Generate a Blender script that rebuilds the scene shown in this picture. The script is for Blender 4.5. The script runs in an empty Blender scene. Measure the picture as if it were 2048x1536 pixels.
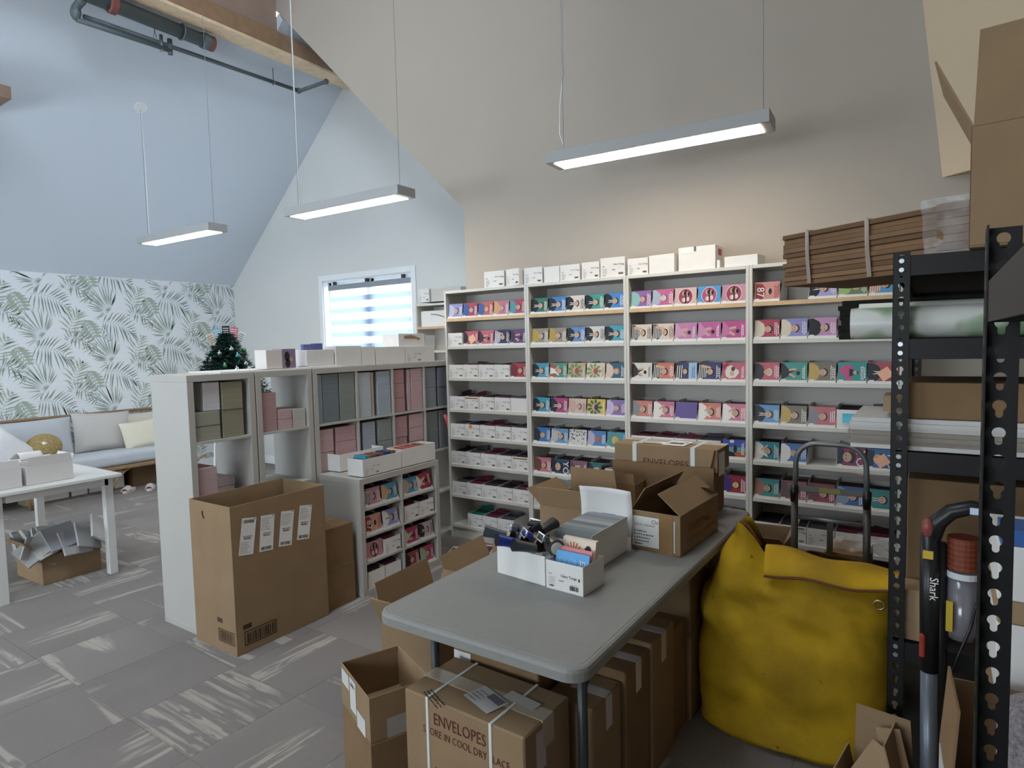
import bpy, bmesh, math, random
from mathutils import Vector, Matrix, Euler
random.seed(7)
S = bpy.context.scene
COL = S.collection
R = math.radians

# ------------------------------------------------------------------ camera
YAW, PIT, ROL, CAMH, FPX = .5961, -.0648, -.0241, 1.6043, 1255.65
cy, sy = math.cos(YAW), math.sin(YAW)
fw = Vector((-sy*math.cos(PIT), cy*math.cos(PIT), math.sin(PIT)))
r0 = Vector((cy, sy, 0)); u0 = r0.cross(fw)
rr = math.cos(ROL)*r0 + math.sin(ROL)*u0
uu = -math.sin(ROL)*r0 + math.cos(ROL)*u0
cam_d = bpy.data.cameras.new('camera'); cam = bpy.data.objects.new('camera', cam_d); COL.objects.link(cam)
cam.matrix_world = Matrix(((rr.x, uu.x, -fw.x, 0), (rr.y, uu.y, -fw.y, 0), (rr.z, uu.z, -fw.z, CAMH), (0, 0, 0, 1)))
cam_d.sensor_width = 36; cam_d.lens = FPX/2048*36; cam_d.clip_start = .02
S.camera = cam

# ------------------------------------------------------------------ light
w = bpy.data.worlds.new('world'); S.world = w; w.use_nodes = True
bg = w.node_tree.nodes['Background']; bg.inputs[0].default_value = (.78, .90, 1.0, 1); bg.inputs[1].default_value = 7.0
def area(name, loc, rot, sx, sy_, power, col):
    d = bpy.data.lights.new(name, 'AREA'); d.shape = 'RECTANGLE'; d.size = sx; d.size_y = sy_; d.energy = power; d.color = col
    o = bpy.data.objects.new(name, d); COL.objects.link(o); o.location = loc; o.rotation_euler = rot
    return o
# daylight through the windows of the rest of the room (behind and left of the photographer), and an added overhead light
area('daylight_south_window', (-6.3, -2.93, 1.55), (R(90), 0, 0), 3.2, 1.5, 22, (.80, .90, 1.0))
area('daylight_south_window_two', (-1.6, -2.93, 1.7), (R(90), 0, 0), 2.0, 1.2, 10, (1.0, .93, .84))
area('added_overhead_light', (-2.3, .1, 5.8), (0, R(72), 0), 1.2, 2.4, 140, (.74, .87, 1.0))  # added light above the view, brightens the leaf wall and sloped ceiling
area('daylight_gable_window', (-5.72, 5.25, 1.95), (R(-90), 0, 0), 1.4, .85, 2, (.80, .90, 1.0))
LAMP = 17.0
vs = S.view_settings
S.display_settings.display_device = 'sRGB'
vs.view_transform = 'Standard'; vs.look = 'None'; vs.gamma = 1; vs.use_curve_mapping = False
vs.exposure = 0.30

# ------------------------------------------------------------------ materials
def lin(h):
    if isinstance(h, str):
        h = h.lstrip('#'); c = [int(h[i:i+2], 16)/255 for i in (0, 2, 4)]
    else: c = h
    return tuple(((x/12.92) if x <= .04045 else ((x+.055)/1.055)**2.4) for x in c)
MC = {}
def mat(col, rough=.6, metal=0, noise=0, nscale=8, bump=0, bscale=60, spec=.4, key=None, **kw):
    k = (col, rough, metal, noise, nscale, bump, bscale, spec, key, tuple(sorted(kw.items())))
    if k in MC: return MC[k]
    m = bpy.data.materials.new('mat_'+(key or str(col).lstrip('#'))); m.use_nodes = True
    nt = m.node_tree; b = nt.nodes['Principled BSDF']; c = lin(col)
    b.inputs['Base Color'].default_value = (*c, 1); b.inputs['Roughness'].default_value = rough
    b.inputs['Metallic'].default_value = metal; b.inputs['Specular IOR Level'].default_value = spec
    if 'sheen' in kw: b.inputs['Sheen Weight'].default_value = kw['sheen']
    if 'trans' in kw: b.inputs['Transmission Weight'].default_value = kw['trans']
    if 'alpha' in kw: b.inputs['Alpha'].default_value = kw['alpha']
    if noise or bump:
        tc = nt.nodes.new('ShaderNodeTexCoord')
    if noise:
        n = nt.nodes.new('ShaderNodeTexNoise'); n.inputs['Scale'].default_value = nscale; n.inputs['Detail'].default_value = 5
        r = nt.nodes.new('ShaderNodeMapRange'); r.inputs[3].default_value = 1-noise; r.inputs[4].default_value = 1+noise
        r.inputs[1].default_value = .3; r.inputs[2].default_value = .7
        x = nt.nodes.new('ShaderNodeVectorMath'); x.operation = 'SCALE'; x.inputs[0].default_value = c
        nt.links.new(tc.outputs['Object'], n.inputs['Vector']); nt.links.new(n.outputs[0], r.inputs[0])
        nt.links.new(r.outputs[0], x.inputs['Scale']); nt.links.new(x.outputs[0], b.inputs['Base Color'])
    if bump:
        n = nt.nodes.new('ShaderNodeTexNoise'); n.inputs['Scale'].default_value = bscale; n.inputs['Detail'].default_value = 4
        bp = nt.nodes.new('ShaderNodeBump'); bp.inputs['Strength'].default_value = bump; bp.inputs['Distance'].default_value = .01
        nt.links.new(tc.outputs['Object'], n.inputs['Vector']); nt.links.new(n.outputs[0], bp.inputs['Height'])
        nt.links.new(bp.outputs[0], b.inputs['Normal'])
    MC[k] = m; return m
def edges_mat(col, axis=2, scale=260, depth=.22, key=None):
    """paper edges: fine lines across one axis of the object"""
    k = ('edges', col, axis, scale, depth)
    if k in MC: return MC[k]
    m = bpy.data.materials.new('mat_paper_edges'); m.use_nodes = True; nt = m.node_tree; b = nt.nodes['Principled BSDF']; c = lin(col)
    b.inputs['Roughness'].default_value = .75; b.inputs['Specular IOR Level'].default_value = .2
    tc = nt.nodes.new('ShaderNodeTexCoord'); mp = nt.nodes.new('ShaderNodeMapping')
    sc = [1.5, 1.5, 1.5]; sc[axis] = scale
    mp.inputs['Scale'].default_value = sc
    n = nt.nodes.new('ShaderNodeTexNoise'); n.inputs['Scale'].default_value = 1; n.inputs['Detail'].default_value = 2
    r = nt.nodes.new('ShaderNodeMapRange'); r.inputs[1].default_value = .35; r.inputs[2].default_value = .65; r.inputs[3].default_value = 1-depth; r.inputs[4].default_value = 1+depth*.4
    x = nt.nodes.new('ShaderNodeVectorMath'); x.operation = 'SCALE'; x.inputs[0].default_value = c
    nt.links.new(tc.outputs['Object'], mp.inputs[0]); nt.links.new(mp.outputs[0], n.inputs['Vector']); nt.links.new(n.outputs[0], r.inputs[0])
    nt.links.new(r.outputs[0], x.inputs['Scale']); nt.links.new(x.outputs[0], b.inputs['Base Color'])
    MC[k] = m; return m
def emit(col, strength, key):
    m = bpy.data.materials.new(key); m.use_nodes = True; nt = m.node_tree
    nt.nodes.remove(nt.nodes['Principled BSDF']); e = nt.nodes.new('ShaderNodeEmission')
    e.inputs[0].default_value = (*lin(col), 1); e.inputs[1].default_value = strength
    nt.links.new(e.outputs[0], nt.nodes['Material Output'].inputs[0]); return m

WALLP = mat('#d3d3d0', .85, bump=.08, bscale=140, key='wall_paint', noise=.015, nscale=2)
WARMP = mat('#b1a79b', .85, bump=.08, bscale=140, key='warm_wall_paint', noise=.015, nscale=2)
CEILP = mat('#d6dee8', .9, bump=.06, bscale=120, key='ceiling_paint')
KWHITE = mat('#b6b2ab', .45, key='white_cube_foil', noise=.02, nscale=3)
WHITE = mat('#d2cec6', .42, key='white_melamine', noise=.02, nscale=3)
WBOX = mat('#e2dfdb', .6, key='white_carton', noise=.03, nscale=9)
WTRIM = mat('#e6e8ea', .4, key='white_trim')
CARD = mat('#92795d', .8, key='cardboard', noise=.07, nscale=7, bump=.12, bscale=25, spec=.2)
CARD2 = mat('#83694d', .8, key='dark_cardboard', noise=.1, nscale=6, bump=.12, bscale=25, spec=.2)
CARD3 = mat('#a0876a', .8, key='light_cardboard', noise=.06, nscale=7, bump=.1, bscale=25, spec=.2)
FLUTE = mat('#c7ab86', .9, key='cardboard_edge')
TAPE = mat('#957650', .18, key='brown_tape', noise=.08, spec=.6)
CTAPE = mat('#b9aa96', .12, key='clear_tape', spec=.7)
STRAP = mat('#d9dcd6', .3, key='white_strap')
PAPER = mat('#e9e7e4', .7, key='paper')
INK = mat('#26241f', .7, key='ink')
INKG = mat('#6d6a66', .7, key='grey_ink')
INKR = mat('#5e231c', .75, key='red_ink')
BLACK = mat('#0b0c0d', .5, key='black_enamel', noise=.1, nscale=30)
BLACKP = mat('#17181b', .35, key='black_plastic')
ZINC = mat('#b9bdc2', .3, metal=.9, key='zinc')
WOOD = mat('#ecd0ae', .55, key='birch_lit', noise=.1, nscale=14)
OAK = mat('#cfae86', .5, key='shelf_edge_wood', noise=.08, nscale=20)

# ------------------------------------------------------------------ mesh builder
class MB:
    def __init__(s): s.v = []; s.f = []; s.m = []; s.T = Matrix.Identity(4)
    def add(s, vs, fs, mi=0):
        b = len(s.v); s.v += [tuple(s.T @ Vector(p)) for p in vs]
        for f in fs: s.f.append(tuple(b+i for i in f)); s.m.append(mi)
        return s
    def box(s, x0, x1, y0, y1, z0, z1, mi=0):
        return s.add([(x0,y0,z0),(x1,y0,z0),(x1,y1,z0),(x0,y1,z0),(x0,y0,z1),(x1,y0,z1),(x1,y1,z1),(x0,y1,z1)],
                     [(3,2,1,0),(4,5,6,7),(0,1,5,4),(1,2,6,5),(2,3,7,6),(3,0,4,7)], mi)
    def obox(s, c, size, rot=(0,0,0), mi=0):
        M = Matrix.Translation(c) @ Euler(rot).to_matrix().to_4x4(); o = s.T; s.T = o @ M
        s.box(-size[0]/2, size[0]/2, -size[1]/2, size[1]/2, -size[2]/2, size[2]/2, mi); s.T = o; return s
    def poly(s, pts, mi=0): return s.add(pts, [tuple(range(len(pts)))], mi)
    def slab(s, pts, d, mi=0):
        """polygon pts (3d, planar) extruded by vector d"""
        n = len(pts); d = Vector(d); q = [tuple(Vector(p)+d) for p in pts]
        return s.add(list(pts)+q, [tuple(range(n-1,-1,-1)), tuple(range(n,2*n))]+[(i,(i+1)%n,n+(i+1)%n,n+i) for i in range(n)], mi)
    def tube(s, path, r, n=10, mi=0, closed=False, caps=True):
        P = [Vector(p) for p in path]; N = len(P); rs = r if isinstance(r, (list, tuple)) else [r]*N
        vs = []; t0 = (P[1]-P[0]).normalized(); up = Vector((0,0,1)) if abs(t0.z) < .9 else Vector((1,0,0))
        nrm = (up - t0*up.dot(t0)).normalized()
        for i in range(N):
            if closed: t = (P[(i+1)%N]-P[i-1]).normalized()
            else: t = ((P[min(i+1,N-1)]-P[max(i-1,0)])).normalized()
            nrm = (nrm - t*nrm.dot(t)).normalized(); bn = t.cross(nrm)
            for k in range(n):
                a = 2*math.pi*k/n; vs.append(tuple(P[i]+(nrm*math.cos(a)+bn*math.sin(a))*rs[i]))
        fs = []
        for i in range(N if closed else N-1):
            j = (i+1) % N
            for k in range(n): fs.append((i*n+k, i*n+(k+1)%n, j*n+(k+1)%n, j*n+k))
        if caps and not closed: fs += [tuple(range(n-1,-1,-1)), tuple((N-1)*n+k for k in range(n))]
        return s.add(vs, fs, mi)
    def cyl(s, a, b, r, r2=None, n=16, mi=0):
        return s.tube([a, b], [r, r if r2 is None else r2], n, mi)
    def ball(s, c, r, nu=12, nv=8, mi=0):
        if not isinstance(r, (tuple, list)): r = (r, r, r)
        vs = [(c[0], c[1], c[2]-r[2])]
        for j in range(1, nv):
            p = math.pi*j/nv - math.pi/2
            for i in range(nu):
                a = 2*math.pi*i/nu; vs.append((c[0]+r[0]*math.cos(p)*math.cos(a), c[1]+r[1]*math.cos(p)*math.sin(a), c[2]+r[2]*math.sin(p)))
        vs.append((c[0], c[1], c[2]+r[2])); L = len(vs)-1; fs = []
        for i in range(nu): fs.append((0, 1+(i+1)%nu, 1+i))
        for j in range(nv-2):
            for i in range(nu):
                a = 1+j*nu+i; b = 1+j*nu+(i+1)%nu; fs.append((a, b, b+nu, a+nu))
        for i in range(nu): fs.append((1+(nv-2)*nu+i, 1+(nv-2)*nu+(i+1)%nu, L))
        return s.add(vs, fs, mi)
    def grid(s, fn, nu, nv, mi=0, wrap=False):
        vs = [tuple(fn(i/(nu if wrap else nu-1), j/(nv-1))) for j in range(nv) for i in range(nu)]; fs = []
        for j in range(nv-1):
            for i in range(nu if wrap else nu-1):
                i2 = (i+1) % nu; fs.append((j*nu+i, j*nu+i2, (j+1)*nu+i2, (j+1)*nu+i))
        return s.add(vs, fs, mi)
    def mesh(s, name, mats, smooth=False):
        me = bpy.data.meshes.new(name); me.from_pydata(s.v, [], s.f)
        for m in (mats if isinstance(mats, (list, tuple)) else [mats]): me.materials.append(m)
        me.polygons.foreach_set('material_index', s.m)
        if smooth: me.polygons.foreach_set('use_smooth', [True]*len(s.f))
        me.update(); return me
    def build(s, name, mats, parent=None, loc=(0,0,0), rz=0, smooth=False, bevel=0, rot=None, seg=1):
        o = obj(name, s.mesh(name, mats, smooth), parent, loc, rz, rot)
        if bevel:
            b = o.modifiers.new('bevel', 'BEVEL'); b.width = bevel; b.segments = seg; b.limit_method = 'ANGLE'; b.angle_limit = R(40)
        return o
def obj(name, me, parent=None, loc=(0,0,0), rz=0, rot=None):
    o = bpy.data.objects.new(name, me); COL.objects.link(o); o.parent = parent; o.location = loc
    o.rotation_euler = rot if rot is not None else (0, 0, rz); return o
LABELS = {}
def tag(o, label, cat, group=None, kind=None):
    n = len(label.split())
    if not 4 <= n <= 16: print('LABEL LENGTH', n, label)
    if label in LABELS and not (group and LABELS[label] == group): print('DUP LABEL', label)
    LABELS[label] = group
    o['label'] = label; o['category'] = cat
    if group: o['group'] = group
    if kind: o['kind'] = kind
    return o
def thing(name, label, cat, loc=(0,0,0), rz=0, group=None, rot=None):
    return tag(obj(name, None, None, loc, rz, rot), label, cat, group)
def struct(o): o['kind'] = 'structure'; return o
TM = {}
def text_geo(s, size=1.0, align='LEFT'):
    """flat lettering geometry on the xy plane: (verts, faces)"""
    if (s, align) not in TM:
        c = bpy.data.curves.new('lettering', 'FONT'); c.body = s; c.size = 1; c.align_x = align; c.resolution_u = 2
        o = bpy.data.objects.new('lettering', c); COL.objects.link(o)
        me = bpy.data.meshes.new_from_object(o)
        TM[(s, align)] = ([tuple(v.co) for v in me.vertices], [tuple(p.vertices) for p in me.polygons])
        bpy.data.objects.remove(o); bpy.data.curves.remove(c); bpy.data.meshes.remove(me)
    v, f = TM[(s, align)]
    return [(a*size, b*size, 0) for a, b, _ in v], f
def put_text(mb, s, size, M, mi=0, align='LEFT', sx=1.0):
    """M maps local (u right, v up, w out) to the mesh space"""
    v, f = text_geo(s, size, align)
    o = mb.T; mb.T = o @ M; mb.add([(a*sx, b, .0006) for a, b, _ in v], f, mi); mb.T = o
def face_frame(origin, right, up):
    r = Vector(right).normalized(); u = Vector(up).normalized(); n = r.cross(u)
    return Matrix(((r.x,u.x,n.x,origin[0]),(r.y,u.y,n.y,origin[1]),(r.z,u.z,n.z,origin[2]),(0,0,0,1)))
def rect(mb, M, u0_, v0, u1, v1, mi=0, w_=.0006):
    o = mb.T; mb.T = o @ M; mb.add([(u0_,v0,w_),(u1,v0,w_),(u1,v1,w_),(u0_,v1,w_)], [(0,1,2,3)], mi); mb.T = o
def barcode(mb, M, u, v, wd, h, mi=0, n=12, w_=.0006):
    x = 0; rs = random.Random(int((u+v+wd)*9999))
    while x < wd:
        b = wd/n*rs.choice((.35,.5,.8)); rect(mb, M, u+x, v, u+min(x+b, wd), v+h, mi, w_); x += b+wd/n*rs.choice((.3,.45,.6))
def scribble(mb, M, u, v, wd, h, mi=0, n=6, w_=.0006, rs=random):
    """a line of tiny unreadable print"""
    x = 0
    while x < wd:
        b = wd/n*rs.uniform(.35,.9); rect(mb, M, u+x, v, u+min(x+b, wd), v+h*rs.uniform(.7,1), mi, w_); x += b+wd/n*rs.uniform(.15,.35)
ORD = ['first','second','third','fourth','fifth','sixth','seventh','eighth']
# ================================================================== the room
XL, XR, YS, YB, YW = -8.4, 2.2, -3.0, 4.27, 5.32
# floor: slab with carpet tiles laid on it
struct(MB().box(XL-.1, XR+.1, YS-.1, YW+.1, -.12, -.006).build('floor', mat('#77736f', .9, key='floor_base')))
FLOOR = bpy.data.objects['floor']
def carpet_mat():
    m = bpy.data.materials.new('mat_carpet'); m.use_nodes = True; nt = m.node_tree; L = nt.links; b = nt.nodes['Principled BSDF']
    b.inputs['Roughness'].default_value = .95; b.inputs['Specular IOR Level'].default_value = .1
    tc = nt.nodes.new('ShaderNodeTexCoord'); oi = nt.nodes.new('ShaderNodeObjectInfo'); sp = nt.nodes.new('ShaderNodeSeparateXYZ')
    L.new(tc.outputs['Object'], sp.inputs[0])
    def noise(sx, sy_, k, detail=2):
        cb = nt.nodes.new('ShaderNodeCombineXYZ')
        for i, (src, sc) in enumerate(((sp.outputs[0], sx), (sp.outputs[1], sy_), (oi.outputs['Random'], k))):
            mu = nt.nodes.new('ShaderNodeMath'); mu.operation = 'MULTIPLY'; mu.inputs[1].default_value = sc
            L.new(src, mu.inputs[0]); L.new(mu.outputs[0], cb.inputs[i])
        n = nt.nodes.new('ShaderNodeTexNoise'); n.inputs['Scale'].default_value = 1; n.inputs['Detail'].default_value = detail
        L.new(cb.outputs[0], n.inputs['Vector']); return n.outputs[0]
    def ramp(src, a, bb):
        r = nt.nodes.new('ShaderNodeMapRange'); r.inputs[1].default_value = a; r.inputs[2].default_value = bb; r.clamp = True
        L.new(src, r.inputs[0]); return r.outputs[0]
    def math2(op, a, bb):
        x = nt.nodes.new('ShaderNodeMath'); x.operation = op
        for i, q in enumerate((a, bb)):
            if isinstance(q, (int, float)): x.inputs[i].default_value = q
            else: L.new(q, x.inputs[i])
        return x.outputs[0]
    band = ramp(noise(5.5, .9, 61, 0), .565, .60)        # broad light bands along the tile
    fine = ramp(noise(42, 1.6, 23, 3), .42, .56)           # broken into thin streaks
    end = ramp(noise(30, 7, 91, 2), .36, .46)
    stripe = math2('MULTIPLY', math2('MULTIPLY', band, fine), end)
    tone = ramp(noise(2.2, .7, 11, 1), .3, .7)
    pile = noise(420, 420, 3, 2)
    mix = nt.nodes.new('ShaderNodeMix'); mix.data_type = 'RGBA'
    mix.inputs[6].default_value = (*lin('#807976'), 1); mix.inputs[7].default_value = (*lin('#8a837f'), 1); L.new(tone, mix.inputs[0])
    mix2 = nt.nodes.new('ShaderNodeMix'); mix2.data_type = 'RGBA'
    L.new(mix.outputs[2], mix2.inputs[6]); mix2.inputs[7].default_value = (*lin('#aaa298'), 1); L.new(stripe, mix2.inputs[0])
    rr2 = nt.nodes.new('ShaderNodeMapRange'); rr2.inputs[3].default_value = .8; rr2.inputs[4].default_value = 1.2; L.new(pile, rr2.inputs[0])
    sc = nt.nodes.new('ShaderNodeVectorMath'); sc.operation = 'SCALE'; L.new(mix2.outputs[2], sc.inputs[0]); L.new(rr2.outputs[0], sc.inputs['Scale'])
    L.new(sc.outputs[0], b.inputs['Base Color'])
    bp = nt.nodes.new('ShaderNodeBump'); bp.inputs['Strength'].default_value = .5; bp.inputs['Distance'].default_value = .004
    L.new(pile, bp.inputs['Height']); L.new(bp.outputs[0], b.inputs['Normal'])
    return m
CARPET = carpet_mat()
t_ = .2495
tile_me = MB().add([(-t_,-t_,-.006),(t_,-t_,-.006),(t_,t_,-.006),(-t_,t_,-.006),(-t_,-t_,-.001),(t_,-t_,-.001),(t_,t_,-.001),(-t_,t_,-.001),
   (-t_+.002,-t_+.002,0),(t_-.002,-t_+.002,0),(t_-.002,t_-.002,0),(-t_+.002,t_-.002,0)],
   [(8,9,10,11)]+[(i,(i+1)%4,4+(i+1)%4,4+i) for i in range(4)]+[(4+i,4+(i+1)%4,8+(i+1)%4,8+i) for i in range(4)]).mesh('carpet_tile', CARPET)
for i in range(-11, 7):
    for j in range(-3, 9):
        x = -2.675+.5*i; y = .985+.5*j
        if x < XL-.1 or x > .9 or y > 5.2 or y < .2: continue
        obj('carpet_tile', tile_me, FLOOR, (x, y, 0), R(90)*((i+j) % 2)+R(180)*random.randint(0,1))
# walls
def leaf_pts(kind):
    pass
wl = struct(MB().box(XL-.12, XL, YS, YW+.12, -.006, 2.53).build('wall_left', mat('#e2e5e8', .8, key='wallpaper_ground')))
# wallpaper print: palm fronds and monstera leaves (flat print a hair above the paper)
LC = [mat(c, .8, key='leaf_print') for c in ('#98a59f', '#8a9792', '#a5afa5', '#a8b3a0', '#a9b2ae', '#84928b')]
wp = MB()
def lens(p, q, wd, mi, bend=0):
    p = Vector(p); q = Vector(q); d = q-p; n = Vector((-d.y, d.x)); n = n/n.length if n.length else n
    m1 = p+d*.35+n*(wd+bend); m2 = p+d*.35-n*(wd-bend); m3 = p+d*.7+n*(wd*.7+bend*1.3); m4 = p+d*.7-n*(wd*.7-bend*1.3)
    pts = [p, m2, m4, q, m3, m1]
    lim = lambda a: (max(YS+.01, min(YW-.01, a.x)), max(.02, min(2.525, a.y)))
    c = sum((a.y for a in pts))/6
    if c > 2.54 or c < 0 or not (.8 < sum(a.x for a in pts)/6 < YW): return
    wp.poly([(XL+.0012+mi*.00004, *lim(a)) for a in pts], mi)
def frond(o, ang, ln, n, mi, spread=55, lw=.006, curve=0, rl=.55):
    o = Vector(o); rs = random.Random(int(o.x*1e4+ang*77)); prev = o
    for k in range(n+1):
        t = k/n; a = ang+curve*t; p = prev+Vector((math.cos(R(a)), math.sin(R(a))))*(ln/n); 
        lens(prev, p, .0025, mi)
        l2 = ln*rl*(math.sin(math.pi*(.18+.78*t))**.7)
        for sgn in (-1, 1):
            aa = a+sgn*(spread*(1-.55*t)+rs.uniform(-7,7))
            e = p+Vector((math.cos(R(aa)), math.sin(R(aa))))*l2*rs.uniform(.85,1.1)
            lens(p, e, lw*rs.uniform(.8,1.25), (mi if rs.random() < .7 else (mi+1) % 6), bend=-sgn*.012*rs.random())
        prev = p
def monstera(o, ang, sz, mi):
    o = Vector(o); d = Vector((math.cos(R(ang)), math.sin(R(ang)))); n = Vector((-d.y, d.x))
    for k in range(6):
        t = .08+k*.15; half = sz*.46*math.sin(math.pi*(.2+.72*t))
        for sgn in (-1, 1):
            p = o+d*sz*t; e = o+d*sz*(t+.2)+n*sgn*half
            lens(p, e, sz*.075, mi if (k+sgn) % 3 else 4)
    lens(o-d*sz*.1, o+d*sz*1.05, .004, 5)
def fan(o, a0, a1, n, l0, l1, mi, lw):
    rs = random.Random(int(o[0]*999+o[1]*77))
    for k in range(n):
        a = a0+(a1-a0)*k/(n-1)+rs.uniform(-3,3); l = l0+(l1-l0)*math.sin(math.pi*k/(n-1))*rs.uniform(.85,1.05)
        e = (o[0]+l*math.cos(R(a)), o[1]+l*math.sin(R(a))); st = (o[0]+.06*math.cos(R(a)), o[1]+.06*math.sin(R(a)))
        lens(o, st, .0015, mi); lens(st, e, lw*rs.uniform(.9,1.5), mi if rs.random() < .7 else (mi+2) % 6, bend=.008*rs.uniform(-1,1))
def droop(o, q, n, ld, lu, mi, lw):
    rs = random.Random(int(o[0]*555+o[1]*31)); o = Vector(o); q = Vector(q); prev = o
    for k in range(1, n+1):
        t = k/n; p = o.lerp(q, t)+Vector((0, .05*math.sin(math.pi*t))); lens(prev, p, .002, mi); prev = p
        s_ = math.sin(math.pi*(.15+.75*t))
        for (a, l) in ((-112+62*t+rs.uniform(-6,6), ld*s_), (72-62*t+rs.uniform(-6,6), lu*s_)):
            lens(p, (p.x+l*math.cos(R(a)), p.y+l*math.sin(R(a))), lw*rs.uniform(.9,1.5), mi if rs.random() < .65 else (mi+4) % 6, bend=.01*rs.uniform(-1,1))
for cidx in range(-3, 6):
    yc = 2.72+.705*cidx
    for ridx in range(-2, 5):
        zc = .36+.605*ridx+(.3025 if cidx % 2 else 0)
        monstera((yc-.06, zc+.13), -62, .25, 3)
        fan((yc+.22, zc-.36), 58, 182, 17, .20, .37, 0, .0062)
        fan((yc+.22, zc-.36), 195, 235, 4, .12, .22, 2, .005)
        droop((yc+.12, zc+.11), (yc+.47, zc-.03), 13, .25, .18, 1, .0058)
        frond((yc+.47, zc-.36), 78, .26, 7, 2, 66, .0085, curve=-22, rl=.72)
        fan((yc+.52, zc+.16), 20, 150, 9, .12, .21, 4, .006)
        droop((yc+.50, zc+.22), (yc+.70, zc+.10), 8, .15, .12, 5, .0055)
        fan((yc+.06, zc-.16), 150, 262, 8, .10, .20, 1, .0055)
wp.build('wallpaper_print', LC, wl)['kind'] = 'stuff'
sg = thing('wall_sign', 'small white script sign with pale ring on the leaf wallpaper', 'sign', (XL, 3.62, 1.82))
MB().tube([(.012, -.03+.055*math.sin(k*.9)*(.6+.4*math.sin(k*.35)), -.06+.0065*k+.02*math.cos(k*1.3)) for k in range(20)], .006, 6).build('script', WTRIM, sg, smooth=True)
MB().tube([(.012, -.33+.05*math.cos(a), .045*math.sin(a)) for a in [k*math.pi/8 for k in range(16)]], .003, 6, closed=True).build('ring', mat('#c9b3a4', .4), sg, smooth=True)
for k in range(4): MB().cyl((0, -.38+.36*(k % 2), -.08+.16*(k//2)), (.004, -.38+.36*(k % 2), -.08+.16*(k//2)), .008, n=10).build('standoff', ZINC, sg)
# gable wall with the window opening
wx0, wx1, wz0, wz1 = -6.47, -4.95, 1.12, 2.44
RX = -5.64; RZ = 4.99
g = MB()
def gp(pts): g.slab([(x, YW, z) for x, z in pts], (0, .14, 0))
gp([(XL,-.006),(wx0,-.006),(wx0,2.53+.889*(wx0-XL)),(XL,2.53)])
gp([(wx0,-.006),(wx1,-.006),(wx1,wz0),(wx0,wz0)])
gp([(wx0,wz1),(wx1,wz1),(wx1,4.31),(RX,RZ),(wx0,2.53+.889*(wx0-XL))])
gp([(wx1,-.006),(-3.35,-.006),(-3.35,2.74),(wx1,4.31)])
struct(g.build('wall_window', WALLP))
# tall wall behind the bookcases, cut by the slope of the window wing
b = MB()
b.slab([(-3.346,YB,-.006),(XR,YB,-.006),(XR,YB,6.0),(-5.74,YB,6.0),(-5.74,YB,5.10),(-5.70,YB,5.068),(-3.346,YB,2.742)], (0,.12,0))
struct(b.build('wall_back', WARMP))
struct(MB().box(-3.346, -3.25, YB+.12, YW+.14, -.006, 2.8).build('wall_wing', WALLP))
# south wall with two window openings, right wall
s_ = MB()
for a in ((XL,-7.9,-.006,5.2),(-4.7,-2.6,-.006,6.0),(-.6,XR,-.006,6.0),(-7.9,-4.7,-.006,.8),(-7.9,-4.7,2.3,5.2),(-2.6,-.6,-.006,1.1),(-2.6,-.6,2.3,6.0)):
    s_.box(a[0], a[1], YS-.14, YS, a[2], a[3])
struct(s_.build('wall_south', WALLP))
struct(MB().box(XR, XR+.12, YS, YB+.12, -.006, 6.0).build('wall_right', WARMP))
# ceilings
c = MB(); c.slab([(XL-.12,YS-.14,2.53-.107),(-5.84,YS-.14,4.806),(-5.84,YB,4.806),(RX,YB,RZ),(RX,YW+.14,RZ),(XL-.12,YW+.14,2.53-.107)], (-.07,0,.08))
struct(c.build('ceiling', CEILP))
c = MB(); c.slab([(RX,YB+.12,RZ),(RX,YW+.14,RZ),(-3.2,YW+.14,2.6),(-3.2,YB+.12,2.6)], (.07,0,.08))
struct(c.build('ceiling_wing', CEILP))
hc = MB()
for a in ((-5.86,-2.8,YS-.14,YB+.12),(-1.7,XR+.12,YS-.14,YB+.12),(-2.8,-1.7,YS-.14,-1.2),(-2.8,-1.7,1.4,YB+.12)): hc.box(a[0], a[1], a[2], a[3], 6.0, 6.1)
struct(hc.build('ceiling_high', WARMP))   # with a made-up opening above the added overhead light
struct(MB().box(-5.86, -5.74, YS-.14, YB, 4.86, 6.0).build('wall_upper', mat('#a58f82', .85, key='dim_light_brown', noise=.06, nscale=5)))  # brown tone paints dim, warm light onto the upper wall
# tan wedge with a leaning edge at the right
h = MB(); h.add([(.008,YB,2.46),(-.10,YB,3.44),(-.42,YB,6.0),(1.2,3.35,6.0),(1.2,3.35,2.46),(1.2,YB,2.46),(1.2,YB,6.0)], [(0,4,3,2,1),(0,5,4),(4,5,6,3)])
struct(h.build('trim_1', mat('#cdb89c', .85, key='tan_wedge', bump=.08, bscale=140)))
# baseboard along the wing
bb = MB(); bb.box(XL, XL+.014, YS, YW, 0, .11); struct(bb.build('baseboard_left', WTRIM, bevel=.003))
bb = MB(); bb.box(XL+.014, -3.35, YW-.014, YW, 0, .11); struct(bb.build('baseboard_window', WTRIM, bevel=.003))
# ridge beam and the stub of a tie beam
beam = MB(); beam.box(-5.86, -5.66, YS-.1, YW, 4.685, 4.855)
beamo = struct(beam.build('trim_2', mat('#9c7d62', .6, key='beam_shaded_side', noise=.1, nscale=14), bevel=.006))  # beam side coloured darker to paint the shade on it
MB().box(-5.865, -5.655, YS-.1, YW, 4.655, 4.6845).build('lit_underside', WOOD, beamo, bevel=.003)  # pale strip paints the lamplight on the beam's underside
tb = MB(); tb.box(-7.0, -6.45, 1.6, 2.155, 3.74, 3.845); struct(tb.build('trim_3', mat('#8a7362', .6, key='tie_beam', noise=.1), bevel=.004))

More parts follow.
